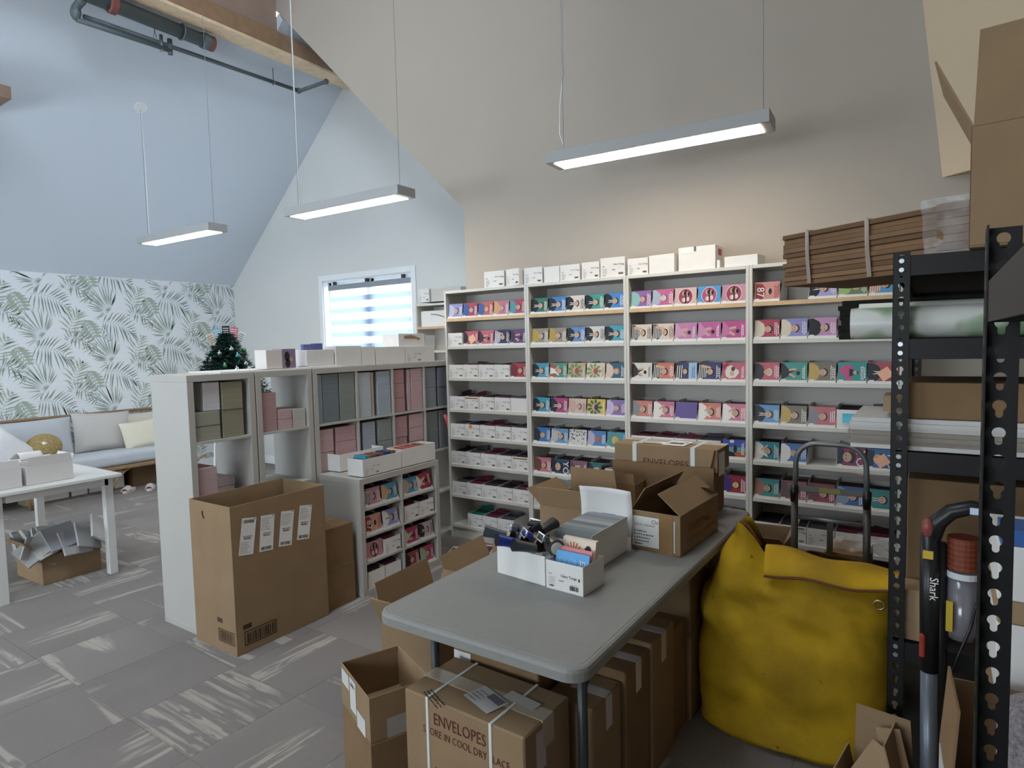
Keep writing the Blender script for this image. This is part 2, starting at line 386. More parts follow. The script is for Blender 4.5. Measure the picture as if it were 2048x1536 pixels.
# ------------------------------------------------------------------ window
win = struct(obj('window_1', None))
f = MB()
for a in ((wx0-.07,wx0,wz0-.07,wz1+.07),(wx1,wx1+.07,wz0-.07,wz1+.07),(wx0,wx1,wz1,wz1+.07),(wx0,wx1,wz0-.07,wz0)):
    f.box(a[0], a[1], YW-.018, YW, a[2], a[3])
f.build('casing', WTRIM, win, bevel=.004)
j = MB()
for a in ((wx0,wx0+.012,wz0,wz1),(wx1-.012,wx1,wz0,wz1),(wx0,wx1,wz1-.012,wz1),(wx0,wx1,wz0,wz0+.012)): j.box(a[0], a[1], YW, YW+.14, a[2], a[3])
j.build('jamb', WTRIM, win)
SASH = mat('#e8eef2', .35, key='window_vinyl')
for k, (a, c_) in enumerate(((wx0+.012, -5.73), (-5.69, wx1-.012))):
    sh = MB(); fr = .05
    for q in ((a,a+fr,wz0+.012,wz1-.012),(c_-fr,c_,wz0+.012,wz1-.012),(a,c_,wz1-.012-fr,wz1-.012),(a,c_,wz0+.012,wz0+.012+fr)): sh.box(q[0], q[1], YW+.085, YW+.12, q[2], q[3])
    so = sh.build('sash', SASH, win, bevel=.004)
    gl = bpy.data.materials.get('mat_glass')
    if not gl:
        gl = bpy.data.materials.new('mat_glass'); gl.use_nodes = True; nt = gl.node_tree; nt.nodes.remove(nt.nodes['Principled BSDF'])
        tr = nt.nodes.new('ShaderNodeBsdfTransparent'); gs = nt.nodes.new('ShaderNodeBsdfGlossy'); gs.inputs['Roughness'].default_value = .02
        mx = nt.nodes.new('ShaderNodeMixShader'); mx.inputs[0].default_value = .06
        nt.links.new(tr.outputs[0], mx.inputs[1]); nt.links.new(gs.outputs[0], mx.inputs[2]); nt.links.new(mx.outputs[0], nt.nodes['Material Output'].inputs[0])
    MB().box(a+fr-.004, c_-fr+.004, YW+.10, YW+.104, wz0+.05, wz1-.05).build('pane', gl, so)
MB().box(-5.73, -5.69, YW+.085, YW+.12, wz0+.012, wz1-.012).build('mullion', SASH, win)
# zebra blind: translucent bands and sheer bands
def fabric(col, transp, key):
    m = bpy.data.materials.new(key); m.use_nodes = True; nt = m.node_tree; nt.nodes.remove(nt.nodes['Principled BSDF'])
    d = nt.nodes.new('ShaderNodeBsdfDiffuse'); t = nt.nodes.new('ShaderNodeBsdfTranslucent'); x = nt.nodes.new('ShaderNodeBsdfTransparent')
    for q in (d, t): q.inputs[0].default_value = (*lin(col), 1)
    a = nt.nodes.new('ShaderNodeMixShader'); a.inputs[0].default_value = .6; e = nt.nodes.new('ShaderNodeMixShader'); e.inputs[0].default_value = transp
    nt.links.new(d.outputs[0], a.inputs[1]); nt.links.new(t.outputs[0], a.inputs[2]); nt.links.new(a.outputs[0], e.inputs[1]); nt.links.new(x.outputs[0], e.inputs[2])
    nt.links.new(e.outputs[0], nt.nodes['Material Output'].inputs[0]); return m
FB, FS = fabric('#bec8d6', .0, 'mat_blind_band'), fabric('#f4f8fa', .5, 'mat_blind_sheer')
bl = thing('window_blind', 'white striped zebra roller blind hanging over the gable window', 'blind', (0,0,0))
hr = MB(); hr.box(wx0+.07, wx1-.05, YW+.02, YW+.07, wz1-.12, wz1-.055); hr.build('head_rail', mat('#8e949b', .4, key='head_rail'), bl, bevel=.004)
for x in (-6.3, -5.72, -5.12): MB().box(x-.02, x+.02, YW+.03, YW+.06, wz1-.055, wz1-.012).build('bracket', mat('#3a3d42', .5), bl)
z = wz1-.12; k = 0
while z > wz0+.52:
    z2 = z-(.062 if k % 2 else .085)
    MB().box(wx0+.085, wx1-.06, YW+.045, YW+.0465, z2, z).build('sheer_band' if k % 2 == 0 else 'fabric_band', FS if k % 2 == 0 else FB, bl)
    z = z2; k += 1
MB().box(wx0+.08, wx1-.055, YW+.037, YW+.053, z-.022, z).build('bottom_rail', mat('#c3c8cc', .4), bl, bevel=.003)
MB().cyl((wx0+.05, YW+.045, wz1-.1), (wx0+.05, YW+.045, wz0+.3), .0022, n=6).build('pull_cord', WTRIM, bl)

# ------------------------------------------------------------------ pendant lights
DIFF = emit('#fff3e2', LAMP, 'mat_diffuser')
ALU = mat('#a6a6a5', .5, key='lamp_body')
def pendant(x0, x1, yc, z, rz, wires, label, tops, canopy=None):
    t = thing('pendant_light', label, 'light', ((x0+x1)/2, yc, z), rz, 'slim pendant lights'); L2 = (x1-x0)/2
    m = MB(); W = .095; H = .068
    m.box(-L2, L2, -W, -W+.012, 0, H); m.box(-L2, L2, W-.012, W, 0, H); m.box(-L2, -L2+.05, -W+.012, W-.012, 0, H); m.box(L2-.05, L2, -W+.012, W-.012, 0, H); m.box(-L2+.05, L2-.05, -W+.012, W-.012, H-.006, H)
    m.build('housing', ALU, t, bevel=.002)
    MB().box(-L2+.05, L2-.05, -W+.024, W-.024, -.004, .006).build('diffuser', DIFF, t)
    m = MB()
    for s in (-1, 1): m.box(-L2+.05, L2-.05, s*(W-.024)-(0 if s > 0 else 0)-(.0 if s>0 else -.0), s*(W-.012), .001, .009) if s > 0 else m.box(-L2+.05, L2-.05, -(W-.012), -(W-.024), .001, .009)
    m.build('diffuser_frame', ALU, t)
    for sx, top in zip(wires, tops):
        MB().cyl((sx, 0, H), (sx, 0, top-z), .0022, n=6).build('suspension_wire', mat('#8b8e90', .4, key='wire'), t)
        MB().cyl((sx, 0, H-.002), (sx, 0, H+.03), .006, .004, n=8).build('wire_grip', ZINC, t)
    return t
p1 = pendant(-6.73, -5.49, 3.33, 2.70, R(1.5), (-.585, .56), 'slim white pendant light hanging nearest the leaf wallpaper', (4.08, 4.66))
MB().tube([(-.575,.01,.068),(-.58,.012,.3),(-.578,.012,.8),(-.585,.004,1.37)], .004, 8).build('power_cord', WTRIM, p1, smooth=True)
cm = MB(); cm.T = Matrix.Translation((-.585, 0, 1.375)) @ Euler((0, -math.atan(.889), 0)).to_matrix().to_4x4()
cm.tube([(0,0,.03),(0,0,-.012),(0,0,-.022)], [.075,.075,.06], 24); cm.build('canopy', WTRIM, p1, smooth=False)
p2 = pendant(-4.52, -3.24, 3.45, 2.70, R(1.0), (-.57, .575), 'slim white pendant light in front of the gable window wall', (6.0, 6.0))
MB().tube([(-.56,.01,.068),(-.575,.012,.4),(-.572,.012,1.6),(-.573,.01,3.3)], .0045, 8).build('power_cord', WTRIM, p2, smooth=True)
p3 = pendant(-2.02, -.73, 3.52, 2.70, R(3), (-.565, .60), 'largest slim white pendant light above the card bookcases', (6.0, 6.0))
MB().tube([(-.52,.01,.068),(-.56,.012,.09),(-.595,.012,.2),(-.59,.012,.36),(-.565,.012,.55),(-.563,.012,1.5),(-.565,.01,3.3)], .0042, 8).build('power_cord', WTRIM, p3, smooth=True)

# ------------------------------------------------------------------ sprinkler pipes
PIPE = mat('#5a6365', .45, key='black_steel_pipe', noise=.1)
RED = mat('#7d4a44', .5, key='red_fitting')
t = thing('sprinkler_main', 'thick black sprinkler main pipe with red end cap below ridge beam', 'pipe')
MB().cyl((-5.885, -2.9, 4.575), (-5.885, 3.52, 4.575), .062, n=24).build('pipe', PIPE, t, smooth=True)
MB().tube([(-5.885,3.52,4.575),(-5.885,3.545,4.575),(-5.885,3.56,4.575),(-5.885,3.60,4.575)], [.07,.075,.075,.068], 24).build('coupling', PIPE, t)
MB().tube([(-5.885,3.60,4.575),(-5.885,3.635,4.575),(-5.885,3.645,4.575)], [.071,.071,.05], 24).build('end_cap', RED, t)
MB().tube([(-5.885,2.70,4.575),(-5.885,2.71,4.575),(-5.885,2.76,4.575),(-5.885,2.77,4.575)], [.066,.08,.08,.066], 24).build('coupling', RED, t)
for y in (3.33, 1.4):
    MB().cyl((-5.885, y, 4.72), (-5.885, y, 4.72+.06+.0), .006, n=8).build('hanger_rod', PIPE, t)
    MB().tube([(-5.885+.07*math.cos(a), y, 4.575+.07*math.sin(a)) for a in [k*math.pi/10 for k in range(20)]], .007, 6, closed=True).build('hanger_ring', PIPE, t)
t = thing('sprinkler_branch', 'thin black sprinkler branch pipe running along the sloped ceiling', 'pipe')
bx = -6.02; bz = 4.505
MB().cyl((bx, 2.56, bz-.06), (bx, 4.72, bz), .02, n=14).build('pipe', PIPE, t, smooth=True)
MB().cyl((bx+.015, 2.50, bz-.115), (bx+.015, 3.28, bz-.085), .02, n=14).build('pipe', PIPE, t, smooth=True)
MB().tube([(bx, 4.72, bz),(bx+.02, 4.735, bz),(bx+.46, 4.75, bz)], .02, 14).build('pipe', PIPE, t, smooth=True)
MB().ball((bx, 4.725, bz), .032).build('elbow', PIPE, t, smooth=True)
MB().ball((bx+.44, 4.75, bz), .03).build('elbow', PIPE, t, smooth=True)
MB().tube([(bx+.01, 2.50, bz-.09),(bx+.01,2.50,bz-.02),(bx+.10,2.50,bz),(-5.885,2.50,bz)], .034, 14).build('elbow', PIPE, t, smooth=True)
MB().ball((bx+.008, 2.50, bz-.055), (.05,.04,.065)).build('fitting', PIPE, t, smooth=True)
MB().cyl((bx+.01, 3.20, bz-.12), (bx+.01, 3.20, bz+.03), .016, n=10).build('sprinkler_head', ZINC, t)
MB().cyl((bx+.01, 3.28, bz-.12), (bx+.01, 3.28, bz+.02), .022, n=10).build('fitting', PIPE, t)
for y in (3.15, 4.40):
    MB().cyl((bx, y, bz+.02), (bx, y, bz+.14), .004, n=6).build('hanger_rod', PIPE, t)
    MB().tube([(bx+.026*math.cos(a), y, bz-.01+.03*math.sin(a)) for a in [k*math.pi/8 for k in range(16)]], .004, 6, closed=True).build('hanger_ring', ZINC, t)
# ================================================================== card prints
SKIN, DSK = '#d9a98a', '#a9745a'
def ell(cx, cy_, rx, ry, n=12, a0=0, a1=360):
    return [(cx+rx*math.cos(R(a0+(a1-a0)*k/(n if a1-a0 == 360 else n-1))), cy_+ry*math.sin(R(a0+(a1-a0)*k/(n if a1-a0 == 360 else n-1)))) for k in range(n)]
def lines(rs, col, us=(.80,.865,.93), wd=.035, v0=.14, v1=.86):
    out = []
    for u in us:
        v = v0+rs.uniform(0,.12); end = v1-rs.uniform(0,.15)
        while v < end:
            h = rs.uniform(.04,.11); out.append(([(u,v),(u+wd,v),(u+wd,min(v+h,end)),(u,min(v+h,end))], col)); v += h+rs.uniform(.02,.035)
    return out
def design(kind, bg_, c1='#20242c', c2=SKIN, c3='#2a1c18', txt='#f2ece4', seed=0):
    """flat print of one card, turned on its side: list of (polygon in 0..1, colour)"""
    rs = random.Random(seed*31+len(bg_)); P = [([(0,0),(1,0),(1,1),(0,1)], bg_)]
    if kind in ('suit', 'fig', 'stripe', 'dress'):
        w_ = rs.uniform(-.03,.05)
        P.append(([(0,.06),(.16,.02),(.36+w_,.2),(.43+w_,.42),(.43+w_,.58),(.36+w_,.8),(.14,.97),(0,.95)], c1))
        if kind == 'suit': P += [([(.12,.42),(.42+w_,.44),(.44+w_,.56),(.14,.58),(.3,.5)], '#e8e4dc'), ([(.2,.48),(.42+w_,.47),(.42+w_,.53),(.2,.52)], '#3a3d4a')]
        if kind == 'stripe':
            for k in range(5): P.append(([(.02+k*.075,.12+k*.02),(.05+k*.075,.12+k*.02),(.07+k*.075,.9-k*.03),(.04+k*.075,.9-k*.03)], '#e9e2d6'))
            P.append(([(.1,.75),(.5,.68),(.62,.45),(.66,.5),(.54,.78),(.14,.9)], c2))
        if kind == 'dress': P += [([(.0,.3),(.3,.36),(.52,.2),(.55,.26),(.34,.48),(.3,.62),(.0,.72)], '#efe6dc'), ([(.3,.5),(.55,.78),(.5,.84),(.26,.6)], c2)]
        P += [(ell(.61+w_,.5,.125,.205), c3), (ell(.55+w_,.5,.125,.165), c2), ([(.4+w_,.43),(.5+w_,.42),(.5+w_,.58),(.4+w_,.57)], c2)]
        P += [([(.535+w_,.40),(.555+w_,.40),(.555+w_,.46),(.535+w_,.46)], c3), ([(.535+w_,.54),(.555+w_,.54),(.555+w_,.60),(.535+w_,.60)], c3), ([(.47+w_,.46),(.482+w_,.46),(.482+w_,.54),(.47+w_,.54)], '#9b4a44')]
        P += lines(rs, txt)
    elif kind == 'arms':
        P += [([(0,.1),(.3,.3),(.5,.2),(.55,.28),(.36,.46),(.6,.6),(.58,.7),(.3,.62),(.1,.95),(0,.95)], c1), ([(.28,.36),(.52,.2),(.56,.28),(.36,.46)], c2), ([(.3,.56),(.6,.6),(.57,.72),(.3,.66)], c2), (ell(.66,.45,.08,.11), c3)]
        P += lines(rs, txt, (.82,.88))
    elif kind == 'circle':
        P += [(ell(.5,.5,.34,.46,20), '#f0e4e0'), (ell(.5,.5,.32,.43,20), c1)]
        for k, (a, b_) in enumerate(((.4,.32),(.42,.68),(.58,.36),(.6,.64))): P += [(ell(a,b_,.085,.13), c2), (ell(a+.04,b_,.055,.12), c3 if k % 2 else '#e9d8cc')]
        P.append(([(.48,.12),(.54,.12),(.54,.88),(.48,.88)], c3))
    elif kind == 'heart':
        P += [([(.12,.5),(.2,.78),(.4,.86),(.5,.72),(.68,.6),(.72,.45),(.56,.2),(.3,.14),(.16,.26)], '#ead9cf'), (ell(.42,.42,.1,.14), c2), (ell(.46,.66,.09,.12), '#5a3c36'), ([(.05,.62),(.3,.9),(.22,.98),(.02,.86)], '#b02a3e')]
        P += lines(rs, txt, (.82,.88))
    elif kind == 'pattern':
        for k in range(46):
            a, b_ = rs.uniform(.03,.88), rs.uniform(.04,.9); ww = rs.uniform(.02,.08); hh = rs.uniform(.03,.14)
            P.append(([(a,b_),(a+ww,b_),(a+ww,b_+hh*.4),(a+ww*.4,b_+hh),(a,b_+hh)], c1))
    elif kind == 'leafy':
        for k in range(9):
            a = k*40; P.append(([(.4,.5),(.4+.34*math.cos(R(a-14)),.5+.42*math.sin(R(a-14))),(.4+.46*math.cos(R(a)),.5+.5*math.sin(R(a))),(.4+.34*math.cos(R(a+14)),.5+.42*math.sin(R(a+14)))], c1))
        P += [(ell(.42,.5,.16,.24), c2), (ell(.5,.5,.12,.2), c3)] + lines(rs, txt, (.88,))
    elif kind == 'feather':
        for k in range(10): a, b_ = rs.uniform(.15,.45), rs.uniform(.2,.8); P.append((ell(a,b_,.12,.16,8), c1))
        P += [([(.4,.3),(.72,.46),(.72,.54),(.4,.7)], c3), (ell(.6,.5,.07,.1), c2)] + lines(rs, txt, (.8,.86,.92))
    elif kind == 'split':
        P += [([(.62,0),(1,0),(1,1),(.62,1)], c3), ([(0,.1),(.3,.2),(.42,.5),(.3,.85),(0,.95)], '#1d1f2c')]
        for k in range(3): P.append(([(.06+k*.1,.15),(.1+k*.1,.15),(.13+k*.1,.85),(.09+k*.1,.85)], '#e9e2d6'))
        P += [(ell(.5,.5,.12,.19), '#2a1c18'), (ell(.45,.5,.1,.15), c2)] + lines(rs, txt, (.78,.86))
    elif kind == 'sunset':
        P += [([(0,0),(1,0),(1,.35),(0,.3)], '#c6552e'), ([(0,.3),(1,.35),(1,.6),(0,.6)], c1), ([(0,0),(.6,0),(.5,.3),(.2,.4),(0,.3)], '#1c1d22'), (ell(.55,.5,.08,.22), '#20232e'), (ell(.4,.9,.1,.09), '#e8e4ec')] + lines(rs, txt, (.82,.88))
    elif kind in ('YOU', '87'):
        if kind == 'YOU': P += [([(0,.1),(.2,.15),(.25,.9),(0,.95)], '#1d2a3c'), (ell(.5,.5,.17,.3), '#2a1c18'), (ell(.36,.5,.16,.24), c2), ([(.3,.38),(.33,.38),(.33,.46),(.3,.46)], '#2a1c18'), ([(.3,.54),(.33,.54),(.33,.62),(.3,.62)], '#2a1c18')]
        else: P += [([(.04,.08),(.3,.1),(.42,.3),(.42,.7),(.3,.92),(.04,.94)], c1), (ell(.56,.5,.11,.17), c2), (ell(.62,.5,.07,.16), '#2a1c18')] + lines(rs, c1, (.8,.87,.93))
    return P
LETTER = {'YOU': ('YOU', .68, .12, .46), '87': ('87', .10, .26, .42)}
def COLMAT(c):
    r_, g_, b_ = [int(c[i:i+2], 16)/255 for i in (1, 3, 5)]; l = .3*r_+.6*g_+.1*b_; k = .2; f_ = .95
    return mat(tuple(round((x*(1-k)+l*k)*f_, 4) for x in (r_, g_, b_)), .4, spec=.35, key='print_'+c.lstrip('#'))
PRINT_CACHE = {}
def print_mesh(kind, bg_, w_, h_, kw, seed):
    k = (kind, bg_, w_, h_, tuple(sorted(kw.items())), seed)
    if k in PRINT_CACHE: return PRINT_CACHE[k]
    cols = []; m = MB()
    for n, (pts, c) in enumerate(design(kind, bg_, seed=seed, **kw)):
        if c not in cols: cols.append(c)
        y = -.0008-n*.00003
        if n == 0: m.box(0, w_, -.0008, 0, 0, h_, cols.index(c))
        else: m.poly([(u*w_, y, v*h_) for u, v in pts], cols.index(c))
    if kind in LETTER:
        s, u, v, sz = LETTER[kind]; c = kw.get('txt', '#f2ece4')
        if c not in cols: cols.append(c)
        vv, ff = text_geo(s, h_*sz*1.25)
        # lettering runs down the side of the card
        m.add([(u*w_+b_, -.0035, (1-v)*h_-a) for a, b_, _ in vv], [tuple(reversed(f)) for f in ff], cols.index(c))
    m.box(.003, .003+w_*.17, -.0036, -.003, .002, .002+h_*.13, len(cols)); cols.append('#efece6')
    me = m.mesh('front_card', [COLMAT(c) for c in cols]); PRINT_CACHE[k] = me; return me
# white carton boxes for the packs
CW, CH, CD = .147, .118, .235
def box_mesh(front_h, back_h, name):
    m = MB(); t = .0018
    m.box(0, CW, 0, CD, 0, t)
    m.box(0, CW, 0, t, t, front_h); m.box(0, CW, CD-t, CD, t, back_h)
    for x in (0, CW-t): m.slab([(x,t,t),(x,CD-t,t),(x,CD-t,back_h),(x,CD*.45,back_h),(x,CD*.38,back_h*.98),(x,t,front_h)], (t,0,0))
    return m.mesh(name, WBOX)
BOX_LOW = box_mesh(.014, .122, 'card_box'); BOX_HIGH = box_mesh(.106, .112, 'card_box')
def print_label():
    m = MB(); M = face_frame((0,-.0004,0), (1,0,0), (0,0,1))
    put_text(m, 'Clary Tange', .0125, M @ Matrix.Translation((.078,.070,0)), 0)
    o = m.T; rect(m, M, .137, .066, .142, .072, 0)
    barcode(m, M, .108, .012, .030, .013, 0); barcode(m, M, .012, .008, .016, .006, 0, 8)
    for k in range(5): scribble(m, M, .012, .020+k*.007, .026, .0022, 1, rs=random.Random(k))
    scribble(m, M, .012, .062, .012, .005, 0, rs=random.Random(9)); scribble(m, M, .068, .040, .022, .006, 1, rs=random.Random(4))
    return m.mesh('box_print', [INK, INKG])
LABEL_ME = print_label()
packs = {}
def pack_mesh(c):
    if c not in packs:
        m = MB(); rs = random.Random(len(packs)); y = .0
        while y < .16:
            d = rs.uniform(.012,.03); h = .104+rs.uniform(-.006,.006); m.slab([(.004,y,0),(.139,y,0),(.139,y+.012,h),(.004,y+.012,h)], (0,d,0)); y += d+.002
        packs[c] = m.mesh('greeting_card_pack', edges_mat(c, 1, 500, .4))
    return packs[c]
NOTE = mat('#efb79a', .75, key='peach_note'); CYAN = mat('#58b6cf', .7, key='cyan_note'); ORNG = mat('#e8893a', .7, key='orange_note')
ROWN = ['top', 'second', 'third', 'fourth', 'fifth', 'sixth', 'seventh', 'lowest']
LP = ['leftmost', 'second from left', 'middle', 'second from right', 'rightmost']
def place(origin, rz, spec, where, seed, w_=.142, h_=.116):
    """one slot: white carton box with the pack of cards standing in it.  spec None = empty, 'W..' = plain white front"""
    if spec is None: return
    o = Vector(origin); M = Matrix.Translation(o) @ Matrix.Rotation(rz, 4, 'Z'); rs = random.Random(seed)
    if isinstance(spec, str):
        b_ = obj('card_box', BOX_HIGH, None, o, rz+R(rs.uniform(-1.2,1.2)))
        tag(b_, 'white carton box with printed front, '+where, 'box', 'white card boxes')
        if 'x' not in spec: obj('box_print', LABEL_ME, b_)
        if 't' in spec: MB().box(.01, CW-.01, -.0012, 0, .088, .098).build('brown_tape', TAPE, b_)
        if 'o' in spec: MB().obox((.055, -.001, .088), (.03, .001, .03), (0, .15, 0)).build('orange_note', ORNG, b_)
        if 'c' in spec: MB().grid(lambda u, v: (.03+u*.075, -.001-.02*(v**2)*0-.016*(1-v)**2, .035+.05*v), 3, 6).build('cyan_note', CYAN, b_)
        if 'e' in spec: MB().box(.03, .10, -.0012, 0, .055, .085).build('cyan_sticker', CYAN, b_)
        c = rs.choice(['#6d3440', '#463a44', '#3a2c34', '#8a4a58', '#5a5560', '#6a4658'])
        if 'g' in spec: c = '#1f7a70'
        if 'r' in spec: c = '#7a3348'
        if 'E' not in spec:
            p = obj('greeting_card_pack', pack_mesh(c), None, M @ Vector((.004, .035, .002)), rz)
            tag(p, 'dark card pack inside white box, '+where, 'cards', 'card packs inside white boxes')
            for k in range(2 if ('g' in spec or 'r' in spec) else rs.choice((0,1,1))):
                MB().slab([(0,0,0),(.105,0,0),(.105,.0,.13),(0,0,.13)], (0,.004,0)).build('loose_card', mat(c, .4, key='print_'+c), p, (.015+.01*k, .07+k*.02, .012), 0, rot=(R(-28), R(rs.uniform(-14,14)), R(rs.uniform(-15,15))))
        return
    kind, bgc, desc = spec[0], spec[1], spec[2]; kw = dict(spec[3]) if len(spec) > 3 else {}
    note = kw.pop('note', None); tilt = kw.pop('tilt', 0)
    b_ = obj('card_box', BOX_LOW, None, o, rz); tag(b_, 'white open carton tray behind cards, '+where, 'box', 'white card trays')
    p = obj('greeting_card_pack', pack_mesh(rs.choice(['#5a4640', '#4a4044', '#6b5a50', '#59463c'])), None, M @ Vector((.004, .016, .002)), rz)  # dark brown packs paint the shadow behind the front cards
    tag(p, desc+', '+where, 'cards', 'greeting card packs')
    f_ = obj('front_card', print_mesh(kind, bgc, w_, h_, kw, seed % 9), p, (0, -.006, 0), 0, rot=(R(-6), R(tilt), 0))
    if note: MB().obox((.07+rs.uniform(-.01,.02), -.0115, .05), (.062, .0008, .058), (0, R(rs.choice((38,-35))), 0)).build('sticky_note', NOTE, p, rot=(R(-6),0,0))
    return p
# ================================================================== bookcases
ZS = [2.04, 1.817, 1.592, 1.334, 1.077, .851, .623, .369, .115]
BX0, BW, BYF, BYB = -3.348, .80, 3.972, 4.252
UNITN = ['bookcase nearest the window', 'second bookcase from window', 'third bookcase from window', 'bookcase beside the rack']
def bookcase(x0, yf, label, zs, wood=True, group='tall white bookcases', h=2.04, d=.28):
    t = thing('bookcase', label, 'bookcase', (x0, yf, 0), 0, group)
    for x in (0, BW-.02): MB().box(x+.0005, x+.0195, 0, d, 0, h).build('side_panel', WHITE, t, bevel=.0015)
    MB().box(.02, BW-.02, 0, d, h-.022, h).build('top_panel', WHITE, t, bevel=.0015)
    MB().box(.02, BW-.02, d-.006, d-.001, 0, h-.022).build('back_panel', mat('#cdc7c0', .6, key='grey_back_panel'), t)
    MB().box(.02, BW-.02, .02, .035, 0, zs[-1]-.025).build('plinth', WHITE, t)
    for k, z in enumerate(zs[1:]):
        s = MB().box(.021, BW-.021, .004, d-.006, z-.025, z).build('shelf', WHITE, t, bevel=.001)
        if k == 0 and wood: MB().box(.021, BW-.021, .002, .004, z-.025, z).build('wood_edging', OAK, s)
    return t
d_ = dict
